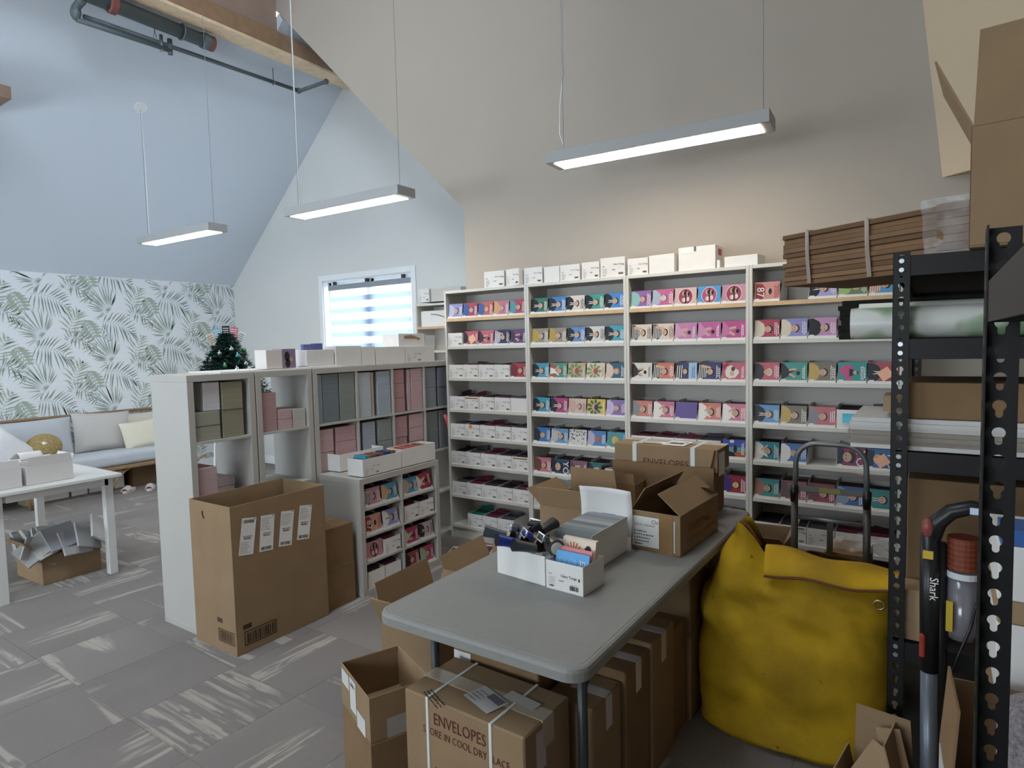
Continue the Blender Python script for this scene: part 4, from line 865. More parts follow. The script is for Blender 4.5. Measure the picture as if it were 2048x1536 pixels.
nd.build('needles', [mat('#2a463f', .7, key='needles'), mat('#3a5c50', .7, key='needles_light')], tr)['kind'] = 'stuff'
BA = {'g': mat('#3f9a62', .15, metal=.6), 's': mat('#b8ccd2', .12, metal=.9), 't': mat('#3aa0a8', .15, metal=.6), 'd': mat('#5a6b70', .2, metal=.7)}
tocam = Vector((4.4, -2.70, 0)).normalized(); side = Vector((tocam.y*-1, tocam.x, 0))
for (u, zz_, c) in ((-.02,.40,'g'),(.03,.52,'s'),(.12,.51,'g'),(.07,.47,'t'),(-.05,.49,'s'),(.12,.41,'s'),(.06,.375,'s'),(.14,.375,'s'),(-.11,.44,'d'),(-.15,.24,'t'),(-.13,.17,'s'),(.1,.2,'g')):
    rad = .27*(1-(zz_-.07)/.55)**.9+.045; dp = math.sqrt(max(.0004, rad*rad-u*u))
    pos = side*u+tocam*dp
    o = MB().ball((0,0,0), .017, 14, 10).build('bauble', BA[c], tr, (pos.x, pos.y, zz_), smooth=True)
    MB().cyl((0,0,.016),(0,0,.024), .004, n=8).build('bauble_cap', ZINC, o)
for k, (u, zz_, a, c) in enumerate(((-.10,.60,28,'#d8c2b4'),(-.055,.64,10,'#7fb2c2'),(0,.655,0,'#2c3038'),(.055,.645,-8,'#c46f7e'),(.10,.61,-30,'#d9dcdc'))):
    pos = side*u; rzz = math.atan2(tocam.y, tocam.x)+R(90)
    o = MB().box(-.026,.026,-.001,.001,-.045,.04).build('topper_card', mat(c, .45, key='print_'+c), tr, (pos.x, pos.y, zz_), rot=Euler((0, R(-a), rzz)))
    q = MB(); M2 = face_frame((0,-.0012,0),(1,0,0),(0,0,1))
    for r_ in range(4): scribble(q, M2, -.02, -.03+.016*r_, .038, .008, 0, 4, .0006, random.Random(k*7+r_))
    q.build('card_print', PAPER if k in (1,2,3) else INKG, o)
# ------------------------------------------------------------------ daybed along the wallpaper
CUSH = mat('#b9bdc3', .85, key='grey_linen', bump=.2, bscale=220, sheen=.2); RATT = mat('#8f7355', .6, key='rattan', noise=.2, nscale=40)
sf = thing('daybed', 'grey cushioned rattan daybed against the leaf wallpaper', 'sofa', (0,0,0))
MB().box(-8.37, -7.66, 1.35, 4.15, .275, .325).build('frame', RATT, sf, bevel=.012, seg=2)
for y in (1.42, 2.45, 3.2, 4.08):
    for x in (-7.72, -8.30): MB().tube([(x,y,.28),(x+.01,y+.02,.14),(x-.0,y+.04,0)], .02, 10).build('leg', RATT, sf, smooth=True)
    MB().tube([(-7.70,y+.05,.05),(-7.69,y+.10,.17),(-7.70,y+.2,.25),(-7.70,y+.28,.285)], .012, 8).build('brace', RATT, sf, smooth=True)
MB().tube([(-8.34,1.36,.32),(-8.34,1.38,.83),(-8.34,1.5,.87),(-8.34,2.6,.885),(-8.34,4.0,.885),(-8.34,4.12,.85),(-8.34,4.15,.32)], .018, 10).build('back_rail', RATT, sf, smooth=True)
def pillow(w_, h_, d2, n=14, pinch=.06):
    def fn(s):
        def g_(u, v):
            a, b_ = 2*u-1, 2*v-1; e = max(0, (1-a**4)*(1-b_**4))**.5
            return (a*w_/2*(1-pinch*(1-b_*b_)*.6)*1.0, s*d2/2*e**.8, b_*h_/2*(1-pinch*(1-a*a)))
        return g_
    m = MB(); m.grid(fn(1), n, n); m.grid(lambda u, v: fn(-1)(1-u, v), n, n); return m
sm = MB(); sm.box(-8.30, -7.64, 1.38, 4.12, .326, .475); sm.build('seat_cushion', CUSH, sf, bevel=.05, seg=4)
def put_pillow(label, mt, w_, h_, d2, x, y, z_, tilt, rz=90, name='cushion', roll=0, group='cushions on the daybed'):
    return tag(pillow(w_, h_, d2).build(name, mt, None, (x, y, z_), smooth=True, rot=(R(tilt), R(roll), R(rz))), label, 'cushion', group)
put_pillow('wide pale grey back cushion at left of daybed', CUSH, 1.02, .44, .18, -8.12, 2.55, .68, -12)
put_pillow('light grey back cushion between pale and cream cushions', mat('#c0bcb8', .85, key='warm_linen', bump=.2, bscale=220), .62, .46, .17, -8.10, 3.36, .69, -14, 90, roll=3)
put_pillow('beige back cushion behind cream cushion on daybed', mat('#c9c0b4', .85, key='beige_linen', bump=.2, bscale=220), .6, .42, .15, -8.14, 3.86, .66, -12)
put_pillow('small cream cushion by the cube shelf', mat('#d8d2bf', .8, key='cream_satin', bump=.15, bscale=150), .42, .34, .14, -7.92, 3.70, .62, -18, 90, roll=-4)
put_pillow('white fluffy cushion leaning at left end of daybed', mat('#dcdcde', .9, key='white_plush', bump=.5, bscale=90), .42, .34, .13, -7.8, 2.36, .62, -10, 90, roll=42)
put_pillow('grey leaf cushion at far left of daybed', mat('#a5ada6', .85, key='sage_linen', noise=.2, nscale=9), .46, .4, .14, -7.92, 2.0, .66, -14)
rp = thing('round_cushion', 'round woven gold cushion with white tag on daybed', 'cushion', (-7.85, 2.68, .62), 0, 'cushions on the daybed')
MB().ball((0,0,0), (.11,.17,.145), 24, 14).build('cover', mat('#a08a5c', .8, key='woven_gold', noise=.3, nscale=60, bump=.5, bscale=120), rp, smooth=True)
MB().obox((.098,-.02,.06), (.002,.06,.03), (.2,-.5,.1)).build('care_tag', PAPER, rp)
for k, y in enumerate((2.62, 2.98, 3.16)):
    plain_carton(-8.04-.01*k, y, .0, [.33,.16,.38][k], .28, .20, '%s white carton under the daybed' % ['left', 'middle', 'right'][k], R(90), False, group='cartons under the daybed')
plain_carton(-7.98, 2.52, 0, .10, .2, .12, 'small yellowish carton under the daybed', R(90), False, group='cartons under the daybed', m=mat('#b8ad88', .7))
carton('shipping_carton', 'brown carton under right end of the daybed', (-8.02, 3.62, 0), (.35, .3, .26), R(90), CARD2, open_=False)
def slipper(label, x, y, rz):
    t = thing('slipper', label, 'slipper', (x, y, 0), rz, 'pair of slippers')
    def sole(u, v):
        a = 2*math.pi*u; r_ = 1-.0*v; l = .125; w_ = .045*(1+.18*math.cos(a)); return (l*math.cos(a), w_*math.sin(a), .028*v)
    m = MB(); m.grid(sole, 20, 3, wrap=True); top = [tuple(Vector(sole(k/20, 1))) for k in range(20)]; m.poly(top); m.build('sole', mat('#cfc0bd', .9, bump=.4, bscale=200), t)
    MB().grid(lambda u, v: (.03+.085*v, .052*(1-.15*v)*math.cos(math.pi*u), .02+.06*math.sin(math.pi*u)*(1-.35*v)), 9, 6).build('upper', mat('#c9b9b8', .95, key='pink_plush', bump=.6, bscale=150), t, smooth=True).modifiers.new('s', 'SOLIDIFY').thickness = .012
slipper('pink plush slipper, left of the pair below daybed', -7.72, 3.44, R(-50)); slipper('pink plush slipper, right of the pair below daybed', -7.62, 3.63, R(-35))
# ------------------------------------------------------------------ white table with cartons
TBW = mat('#dcdad6', .4, key='white_table', noise=.02)
wt = thing('white_table', 'white square-legged table by the daybed', 'table', (0,0,0))
MB().box(-6.30, -4.85, 1.35, 2.12, .715, .74).build('table_top', TBW, wt, bevel=.004)
for a in ((-4.96,-4.935,1.46,2.06),(-6.22,-6.195,1.46,2.06)): MB().box(*a, .655, .7145).build('apron', TBW, wt)
for a in ((1.40,1.425),(2.055,2.08)): MB().box(-6.19, -4.965, a[0], a[1], .655, .7145).build('apron', TBW, wt)
for x in (-6.25, -4.99):
    for y in (1.385, 2.035): MB().box(x, x+.055, y, y+.055, 0, .7145).build('leg', TBW, wt, bevel=.003)
def table_box(label, y0, w_, rz, fl):
    return carton('white_carton', label, (-4.96, y0, .741), (w_, .26, .125), rz, mat('#d3cdca', .6, key='warm_white_carton'), fl, group='cartons on the white table', th=.003)
t = table_box('white open carton on the white table, right one', 1.585, .275, R(92), {'f': (6, .06), 'b': (70, .06), 'r': (20,.05)})
t = table_box('white open carton on the white table, left one', 1.27, .29, R(90), {'f': (-4, .055), 'b': (80, .06)})
pr = MB(); pr.grid(lambda u, v: (-5.02+.05*math.sin(3*v)-.16*v, 1.58+.13*u-.03*v, .90+.055*math.sin(math.pi*min(1, v*1.1))), 6, 10)
o = tag(pr.build('paper_sheet', PAPER, smooth=True), 'curled white paper sheet across cartons on table', 'paper'); o.modifiers.new('s', 'SOLIDIFY').thickness = .001
# ------------------------------------------------------------------ carton of grey mailers under the table
t = carton('shipping_carton', 'brown carton full of grey mailers under white table', (-5.115, 1.685, 0), (.375, .42, .205), R(92), CARD, {'b': (75,.15), 'l': (40,.15)})
GM = [mat(c, .7, key='grey_mailer', noise=.05) for c in ('#aeaca9', '#a19f9d', '#b8b5b1', '#96959a')]
for k in range(14):
    a = rs.uniform(0, 1); px = -5.16-.36*((k*.37) % 1); py = 1.72+.30*((k*.61) % 1); ang = (py-1.87)*2.2
    m = MB(); m.box(-.11, .11, -.01, .01, -.08, .08); m.box(-.112, .112, -.012, -.01, .02, .082, 0)
    tag(m.build('mailer', GM[k % 4], None, (px, py+ang*.06, .235+.05*((k*.23) % 1)), rot=(R(-25-30*((k*.41) % 1)), R(-ang*40+rs.uniform(-15,15)), R(90+rs.uniform(-30,30))), bevel=.002), 'flat grey cardboard mailer stuffed in carton under table', 'mailer', 'grey mailers in the carton')
for k in range(6):
    m = MB(); m.box(-.10, .10, -.008, .008, -.09, .09)
    tag(m.build('mailer', GM[(k+1) % 4], None, (-5.10+.02*k-.05, 1.66+.075*k, .26+.03*(k % 3)), rot=(R(-48+5*k), R(-35+14*k), R(80+8*k)), bevel=.002), 'flat grey cardboard mailer stuffed in carton under table', 'mailer', 'grey mailers in the carton')
# ================================================================== folding table
GT = mat('#8a8986', .5, key='grey_table_plastic', noise=.03, nscale=40, bump=.12, bscale=300); LEGM = mat('#33373a', .4, key='dark_leg_metal')
ft = thing('folding_table', 'grey plastic folding table with dark metal legs', 'table', (0,0,0))
def rrect(x0, x1, y0, y1, r, n=6):
    pts = []
    for cx, cy_, a0 in ((x1-r,y0+r,-90),(x1-r,y1-r,0),(x0+r,y1-r,90),(x0+r,y0+r,180)):
        for k in range(n+1): a = R(a0+90*k/n); pts.append((cx+r*math.cos(a), cy_+r*math.sin(a)))
    return pts
TX0, TX1, TY0, TY1, TZ = -1.52, -.755, 1.40, 3.235, .74
m = MB(); loops = []
for inset, z_, r_ in ((.012,.696,.05),(.0,.702,.06),(.0,.727,.06),(.004,.736,.058),(.012,.7392,.05),(.018,.7385,.05),(.022,.74,.05)):
    loops.append([(x, y, z_) for x, y in rrect(TX0+inset, TX1-inset, TY0+inset, TY1-inset, r_)])
n_ = len(loops[0])
m.add([p for l in loops for p in l], [tuple(range(n_-1,-1,-1)), tuple((len(loops)-1)*n_+k for k in range(n_))]+[(j*n_+k, j*n_+(k+1)%n_, (j+1)*n_+(k+1)%n_, (j+1)*n_+k) for j in range(len(loops)-1) for k in range(n_)])
m.build('table_top', GT, ft)
for yy, s in ((1.62, 1), (3.02, -1)):
    for x in (-1.455, -.87): MB().tube([(x,yy,.695),(x,yy,.3),(x,yy-.02*s,.0)], .0155, 12).build('leg', LEGM, ft, smooth=True)
    MB().cyl((-1.455,yy,.64),(-.87,yy,.64), .011, n=10).build('crossbar', LEGM, ft, smooth=True)
    MB().cyl((-1.455,yy,.605),(-.87,yy,.605), .006, n=10).build('crossbar', LEGM, ft, smooth=True)
    MB().cyl((-1.455,yy,.12),(-.87,yy,.12), .012, n=10).build('crossbar', LEGM, ft, smooth=True)
    for x in (-1.16,): MB().tube([(x,yy,.64),(x,yy+.18*s,.66),(x,yy+.36*s,.69)], .010, 8).build('brace', LEGM, ft, smooth=True)
    MB().cyl((-.88,yy,.50),(-.93,yy+.3*s,.69), .008, n=8).build('brace', LEGM, ft, smooth=True)
    for x in (-.90, -1.42): MB().cyl((x-.008,yy,.605),(x+.008,yy,.605), .015, n=12).build('clip', ZINC, ft)
MB().box(-1.30, -1.26, 1.72, 2.95, .675, .696).build('rail', LEGM, ft); MB().box(-1.0, -.96, 1.72, 2.95, .675, .696).build('rail', LEGM, ft)

TT = .7405
# ------------------------------------------------------------------ white boxes on the table
def white_tub(label, loc, size, rz, printed):
    t = carton('white_carton', label, (loc[0], loc[1], TT), size, R(rz), WBOX, None, group='white cartons on the folding table', th=.002, bevel=.001)
    if printed:
        m = MB(); M = face_frame((0,-.0006,0),(1,0,0),(0,0,1)); w_ = size[0]
        put_text(m, 'Clary Tange', .0135, M @ Matrix.Translation((.062,.052,0)), 0); 
        o_ = m.T; m.T = M; m.add([(x+.136,y+.053,.0006) for x, y in ell(0,0,.004,.006,10,-120,120)], [tuple(range(10))], 0); m.T = o_
        barcode(m, M, .098, .012, .036, .016, 0, 12); scribble(m, M, .104, .030, .024, .002, 1, 8)
        for k in range(5): scribble(m, M, .012, .022+k*.0055, .026, .0016, 1, 6)
        scribble(m, M, .012, .055, .014, .003, 0, 5); barcode(m, M, .014, .011, .02, .006, 0, 10); scribble(m, M, .055, .036, .02, .004, 1, 5)
        m.build('box_print', [INK, INKG], t)
    return t
white_tub('plain white carton holding packing tape guns', (-1.365, 1.884), (.228, .20, .107), -6.6, False)
tB = white_tub('white carton with printed front holding blue cards', (-1.131, 1.852), (.152, .145, .102), -3.5, True)
tC = carton('white_carton', 'long white carton of grey envelopes on folding table', (-1.262, 2.04, TT), (.21, .33, .115), R(-1), WBOX, {'r': (10,.03)}, group='white cartons on the folding table', th=.002, bevel=.001)
# tape guns
def tape_gun(label, loc, rz, hc, tilt):
    t = thing('tape_gun', label, 'tape dispenser', loc, 0, 'packing tape guns', rot=(R(tilt), 0, R(rz)))
    hm = mat(hc, .35, key='gun_'+hc.lstrip('#'))
    MB().grid(lambda u, v: ((.022+.008*v**2)*math.cos(2*math.pi*u)*(1 if v < .96 else .9), -.02-.085*v, .0+(.017+.006*v**2)*math.sin(2*math.pi*u)), 16, 8, wrap=True).build('handle', hm, t, smooth=True)
    MB().grid(lambda u, v: ((.030*v)*math.cos(2*math.pi*u), -.104, (.023*v)*math.sin(2*math.pi*u)), 16, 3, wrap=True).build('handle_end', BLACKP, t)
    m = MB(); m.slab([(-.027,-.01,-.012),(-.027,.06,-.012),(-.027,.10,.03),(-.027,.03,.05),(-.027,-.005,.03)], (.006,0,0)); m.build('side_plate', BLACKP, t)
    MB().tube([(-.018,.05,.018),(.03,.05,.018)], .032, 20).build('tape_roll', mat('#5a5250', .25, key='tape_roll'), t, smooth=False)
    MB().tube([(-.021,.05,.018),(.034,.05,.018)], .022, 20).build('tape_core', mat('#d8d2c8', .6), t)
    m = MB()
    m.tube([(-.026,-.012,.03),(.026,-.012,.03),(.026,-.006,.055),(-.026,-.006,.055)], .0035, 6, closed=True); m.build('blade_guard', mat('#d9dde0', .25, metal=.8), t)
    MB().box(-.026, .026, -.005, .02, .03, .05).build('roller_arm', hm if hc != '#3a3d42' else BLACKP, t, bevel=.004)
tape_gun('grey handled tape gun at left of white carton', (-1.33, 1.93, .868), -62, '#3d4450', -14)
tape_gun('blue handled tape gun in middle of white carton', (-1.255, 1.90, .862), -40, '#22398f', -16)
tape_gun('grey handled tape gun at right of white carton', (-1.175, 1.885, .862), -36, '#464a4e', -16)
tape_gun('black tape gun behind the blue one in carton', (-1.265, 2.01, .872), 170, '#2b2e33', -10)
# cards in the printed carton
c = tag(MB().slab([(0,0,0),(.135,0,0),(.135,.045,.118),(0,.045,.118)], (0,.004,0)).build('greeting_card', mat('#5fa6dd', .3, key='sky_card'), None, (-1.118, 1.862, TT+.006), R(-3.5)), 'sky blue greeting card at front of printed carton', 'card')
q = MB(); M = face_frame((0,-.0006,0),(1,0,0),(0,.356,.934)); put_text(q, '30', .028, M @ Matrix.Translation((.095,.085,0)), 0); 
for k in range(4): scribble(q, M, .012+.02*k, .06, .016, .05, 1, 1)
q.build('card_print', [PAPER, mat('#7db8e6', .3)], c)
tag(MB().slab([(0,0,0),(.13,0,0),(.13,.04,.125),(0,.04,.125)], (0,.006,0)).build('greeting_card', mat('#d97f86', .35, key='rose_card'), None, (-1.112, 1.885, TT+.008), R(-3.5)), 'rose pink greeting card behind the blue one', 'card')
c = tag(MB().slab([(0,0,0),(.136,0,0),(.136,.03,.155),(0,.03,.155)], (0,.02,0)).build('greeting_card', mat('#e6d6c2', .4, key='cream_card'), None, (-1.118, 1.925, TT+.004), R(-3.5)), 'cream greeting cards with orange drawing in printed carton', 'card')
q = MB(); M = face_frame((0,-.0008,0),(1,0,0),(0,.19,.98)); rs = random.Random(5)
for k in range(9):
    a = R(20+k*17); o_ = q.T; q.T = M; q.add([(.045,.085,.0006),(.045+.045*math.cos(a)-.003,.085+.06*math.sin(a),.0006),(.045+.05*math.cos(a)+.004,.085+.062*math.sin(a),.0006)], [(0,1,2)], 0); q.T = o_
for pts, mi in ((ell(.107,.122,.014,.019),1),(ell(.098,.118,.010,.016),2)): o_ = q.T; q.T = M; q.add([(a, b_, .0009-.0002*mi) for a, b_ in pts], [tuple(range(len(pts)))], mi); q.T = o_
q.build('card_print', [mat('#c0713e', .5), INK, mat('#d89a62', .5)], c)
# envelopes in the long carton
es = thing('envelope_stack', 'row of grey envelopes standing in long white carton', 'envelopes', (-1.245, 2.075, TT+.004), R(-1))
for k in range(30):
    y = .006+k*.0095; g_ = ['#8e9396','#9fa4a6','#7d8388','#b2b5b4','#a39f9a'][(k//4) % 5]
    MB().slab([(.004,y,0),(.176,y,0),(.176,y+.05,.128),(.004,y+.05,.128)], (0,.004,0)).build('envelope', mat(g_, .6, key='env_'+g_.lstrip('#')), es)
pr = MB(); pr.grid(lambda u, v: (-1.27+.235*u+.012*v, 2.375+.03*v-.06*v*v+.02*math.sin(math.pi*u), TT+.05+.20*v), 8, 10)
o = tag(pr.build('paper_sheet', PAPER, smooth=True), 'large white curved paper sheet standing behind grey envelopes', 'paper'); o.modifiers.new('s', 'SOLIDIFY').thickness = .001
# brown cartons on the table
t = carton('shipping_carton', 'brown carton with white address label on folding table', (-1.045, 2.395, TT), (.215, .44, .165), R(-3), CARD, {'r': (-52,.125), 'l': (-32,.11), 'b': (-60,.09)})
m = MB(); M = face_frame((0,-.0007,0),(1,0,0),(0,0,1)); rect(m, M, .008, .018, .125, .142, 0, .0006)
put_text(m, 'Cla', .022, M @ Matrix.Translation((.093,.118,.0004)), 1); put_text(m, 'ASHLEY_HALIDAY', .0115, M @ Matrix.Translation((.016,.104,.0004)), 1)
for k, wd in enumerate((.055,.085,.07,.065)): scribble(m, M, .016, .078-.0135*k, wd, .006, 2, 7, .001)
scribble(m, M, .016, .024, .036, .008, 1, 5, .001); m.build('address_label', [PAPER, INK, INKG], t)
m = MB(); rect(m, M, .126, .0, .185, .165, 0, .0012); m.build('tape', TAPE, t); m = MB(); rect(m, M, .188, .012, .193, .14, 0, .0014); m.build('strap', STRAP, t)
m = MB(); M = face_frame((.2157,0,0),(0,1,0),(0,0,1)); put_text(m, 'ENVELOPES', .05, M @ Matrix.Translation((.08,.075,0)), 0); m.build('carton_print', mat('#84583f', .8, key='faint_red_print'), t); m = MB(); put_text(m, 'STORE IN COOL DRY PLACE', .024, M @ Matrix.Translation((.06,.04,0)), 0); m.build('carton_print', mat('#84583f', .8, key='faint_red_print'), t)
t = carton('shipping_carton', 'open brown carton behind the tape guns', (-1.505, 2.42, TT), (.26, .30, .12), 0, CARD, {'f': (26,.105), 'b': (-8,.13), 'l': (50,.1)})
m = MB(); M = face_frame((.12,-.02,.15),(1,0,0),(0,-.4,.9))
t2 = carton('shipping_carton', 'brown carton with tall back flap on folding table', (-1.50, 2.80, TT), (.30, .20, .165), R(2), CARD2, {'f': (-6,.05)})
t3 = plain_carton(-1.46, 3.02, TT, .20, .18, .185, 'white carton with black strap on folding table', R(-4), False, open_=True, group=None)
MB().tube([(-.03,.02,.15),(-.02,.015,.19),(.03,.012,.206),(.12,.012,.198),(.19,.012,.188)], .011, 8).build('black_strap', BLACKP, t3, smooth=True)
oc = carton('shipping_carton', 'large open brown carton at far end of folding table', (-1.20, 2.935, TT), (.345, .26, .215), R(0), CARD2, {'r': (12,.12)})
ev = carton('shipping_carton', 'brown envelope carton with white straps at far table end', (-1.245+.03, 2.965-.005, TT+.12), (.31, .2, .2), 0, CARD3, open_=False) if False else None
oc.location = (-1.235, 2.955, TT); 
t = carton('envelope_carton', 'strapped brown ENVELOPES carton standing in open carton', (-1.385, 2.98, TT+.225), (.53, .20, .11), 0, CARD, open_=False)
m = MB(); M = face_frame((0,-.0006,0),(1,0,0),(0,0,1)); put_text(m, 'ENVELOPES', .046, M @ Matrix.Translation((.155,.012,0)), 0); m.build('carton_print', INKR, t)
for x in (.10, .40): m = MB(); m.box(x, x+.022, -.0022, .2022, -.02, .1122); m.build('strap', STRAP, t)
m = MB(); m.box(0, .53, .135, .2012, .1102, .1118); m.build('tape', mat('#c9c2b6', .2, key='clear_tape_bright', spec=.7), t)
for a in ((.085,.02,.06,.045,1),(.13,.05,.115,.06,2),(.245,.02,.115,.15,3)):
    MM = face_frame((a[0],a[1],.1125),(1,0,0),(0,1,0)); m = MB(); rect(m, MM, 0, 0, a[2], a[3], 0, .0008)
    if a[4] == 3: barcode(m, MM, .02, .05, .075, .04, 1, 14, .0014); rect(m, MM, .09, .1, .105, .115, 1, .0014)
    for k in range(3): scribble(m, MM, .008, a[3]*(.3+.2*k), a[2]*.7, .006, 2, 6, .0014)
    m.build('shipping_label', [PAPER, INK, INKG], t)
m = MB(); m.box(.5302, .531, .02, .12, -.02, .09); m.build('side_label', PAPER, t)
MB().box(0, .52, 0, .004, 0, .25).build('front_flap', CARD2, oc, (-.15+.0, -.002, 0))
p = plain_carton(-1.10, 2.87, TT, .16, .07, .145, 'white carton with red corner before the large carton', R(-8), False, group=None)
MB().box(.1602, .1612, .0, .06, .1, .14).build('red_patch', mat('#a02c40', .5), p)
# ------------------------------------------------------------------ cartons under and around the table
def strapped(label, loc, size, rz=0, m_=CARD, tape=True, straps=(), print_=False, lab=True):
    t = carton('envelope_carton', label, loc, size, R(rz), m_, open_=False, group='cartons under the folding table', bevel=.005); w_, d2, h_ = size
    for x in straps:
        q = MB(); q.box(x, x+.011, -.0025, d2+.0025, 0, h_+.0025); q.build('strap', STRAP, t, bevel=.001)
    if tape:
        q = MB(); q.box(-.0015, w_+.0015, d2/2-.03, d2/2+.03, h_-.085, h_+.0015); q.build('clear_tape', CTAPE, t)
    return t
t = strapped('strapped ENVELOPES carton at the near end under table', (-1.41, 1.415, 0), (.47, .25, .50), -1.5, CARD, True, (.095, .345))
m = MB(); M = face_frame((0,-.0008,0),(1,0,0),(0,0,1))
put_text(m, 'ENVELOPES', .052, M @ Matrix.Translation((.125,.425,0)), 0, sx=.78); m.build('carton_print', INKR, t); m = MB(); put_text(m, 'STORE IN COOL DRY PLACE', .034, M @ Matrix.Translation((.08,.385,0)), 0, sx=.78); m.build('carton_print', INKR, t); m = MB()
put_text(m, 'ENVELOPES', .052, M @ Matrix.Translation((.125,.25,0)), 0, sx=.78); m.build('carton_print', INKR, t)
m = MB(); MM = face_frame((.19,.07,.5030),(.95,-.3,0),(.3,.95,0)); rect(m, MM, 0, 0, .13, .085, 0, .0009); rect(m, MM, .055, .05, .12, .08, 1, .0013)
for k in range(4): scribble(m, MM, .008, .012+.015*k, .045, .006, 1, 5, .0013)
m.build('shipping_label', [mat('#c4c2c0', .35, key='label_grey'), mat('#6d6d72', .5)], t)
m = MB(); MM = face_frame((.30,.13,.5032),(.97,-.1,0),(.1,.97,0)); rect(m, MM, 0, 0, .12, .045, 0, .0009); m.build('shipping_label', [mat('#bdbab6', .35, key='label_grey2')], t)
m = MB(); MM = face_frame((.07,.015,.502),(.9,-.4,0),(.4,.9,0)); 
for k in range(3): scribble(m, MM, 0, .012*k, .11, .006, 0, 7)
m.build('handwriting', INK, t)
m = MB(); m.box(.4702, .471, .06, .11, .36, .48); m.build('side_tape', mat('#b9aeb2', .3), t)
strapped('small carton with white label behind near table leg', (-1.43, 1.69, 0), (.36, .2, .53), 0, CARD2, False)
m = MB(); M = face_frame((-1.428,1.6885,.40),(1,0,0),(0,0,1)); rect(m, M, 0, 0, .075, .11, 0); 
o = bpy.data.objects['envelope_carton.002'] if 'envelope_carton.002' in bpy.data.objects else t
m2 = MB(); M = face_frame((.004,-.0008,.40),(1,0,0),(0,0,1)); rect(m2, M, 0, 0, .075, .11, 0, .0008); scribble(m2, M, .01, .06, .03, .008, 1, 4, .0012); m2.build('shipping_label', [PAPER, INK], o)
for k, (y0, d2, h_, x1) in enumerate(((1.69,.20,.455,-.868),(1.895,.205,.485,-.852),(2.105,.23,.50,-.842),(2.34,.15,.45,-.845))):
    w_ = .18
    t = strapped('brown carton under table right edge, %s from near end' % ['first', 'second', 'third', 'fourth'][k], (x1-w_, y0, 0), (w_, d2, h_), 0, [CARD, CARD2, CARD, CARD2][k], False)
    if k < 3:
        m = MB(); m.box(.05, w_+.0016, d2*.42, d2*.42+.045, h_, h_+.0012); m.box(w_, w_+.0016, d2*.42, d2*.42+.045, h_-.11, h_+.0012); m.build('pale_tape', mat('#cfc6c6', .2, key='pale_tape', spec=.7), t)
for k, (z_, h_) in enumerate(((0,.36),(.361,.325))):
    t = strapped('%s tall brown carton filling space under table beside bag' % ['lower', 'upper'][k], (-1.16, 2.50, z_), (.33, .42, h_), 0, [CARD, CARD2][k], False)
    m = MB(); m.box(.3302, .3315, .19, .24, 0, h_); m.build('brown_tape', TAPE, t)
    if k == 1: m = MB(); m.slab([(.3302,.0,.0),(.3302,.05,.0),(.3302,.42,.10),(.3302,.42,.15),(.3302,.36,.15)], (.001,0,0)); m.build('loose_flap', CARD, t)
# open carton stack left of the table
carton('shipping_carton', 'brown carton supporting open tray left of table', (-1.835, 1.515, 0), (.30, .235, .262), R(-23), CARD2, open_=False)
t = carton('shipping_carton', 'shallow open brown tray carton left of table', (-1.84, 1.52, .263), (.30, .23, .16), R(-23), CARD, None)
m = MB(); M = face_frame((0,-.0008,0),(1,0,0),(0,0,1)); rect(m, M, .01, .09, .09, .145, 0); rect(m, M, .10, .03, .165, .15, 0); scribble(m, M, .11, .12, .04, .015, 1, 3, .001); rect(m, M, .17, -.12, .255, .06, 0); m.build('shipping_label', [mat('#d0cdc8', .5), INK], t)
m = MB(); M = face_frame((.3006,0,0),(0,1,0),(0,0,1)); rect(m, M, .06, .0, .15, .07, 0); m.build('shipping_label', mat('#a9a39d', .5), t)
t = carton('shipping_carton', 'brown carton with tall raised flaps left of table', (-2.16, 2.03, 0), (.34, .42, .30), R(3), CARD, {'l': (14,.185), 'f': (28,.17), 'b': (30,.12)})
MB().box(-.0012, 0, .12, .17, .05, .30).build('clear_tape', CTAPE, t)
t = carton('shipping_carton', 'open brown carton with plastic before low shelf', (-2.20, 2.56, 0), (.42, .46, .30), R(4), CARD3, {'l': (22,.15), 'b': (8,.15), 'f': (15,.07)})
pl = MB(); pl.grid(lambda u, v: (-2.12+.3*u, 2.62+.34*v, .27+.045*math.sin(u*13+v*5)*math.sin(v*17+u*3)), 22, 22)
FILM = mat('#dfe2e4', .12, key='clear_film', alpha=.22, spec=.8)
tag(pl.build('plastic_film', FILM, smooth=True), 'crumpled clear plastic film in open brown carton', 'plastic')
# card boxes standing on the floor before the first bookcase
for k, (x, y, c_) in enumerate(((-2.86,3.30,'#8d7798'),(-2.74,3.42,'#93809c'),(-2.62,3.54,'#c9b8b4'),(-2.50,3.66,'#d0705a'))):
    b_ = obj('card_box', BOX_HIGH, None, (x, y, .0), R(22)); tag(b_, 'white card box on floor by bookcase, %s from low shelf' % ORD[k], 'box', 'card boxes on the floor')
    MB().box(.004, .142, -.002, -.0005, .004, .104).build('front_card', COLMAT(c_), b_)
    p = obj('greeting_card_pack', pack_mesh(['#5a4050','#6a3a4a','#4a3a44','#7a4038'][k]), None, (x+.004-.035*math.sin(R(22)), y+.035, .003), R(22)); tag(p, 'dark card pack in floor box, %s from low shelf' % ORD[k], 'cards', 'packs in floor boxes')
carton('shipping_carton', 'brown carton in the gap beside the first bookcase', (-3.62, 4.3, 0), (.3, .3, .22), 0, CARD2, open_=False)
carton('shipping_carton', 'dark brown carton stacked in gap beside first bookcase', (-3.60, 4.33, .221), (.25, .26, .24), 0, mat('#6d4f42', .8, key='plum_carton'), open_=False)
carton('shipping_carton', 'brown open carton behind the yellow bag', (-.96, 3.34, 0), (.33, .35, .545), R(4), CARD, {'f': (60,.1), 'r': (35,.09)})
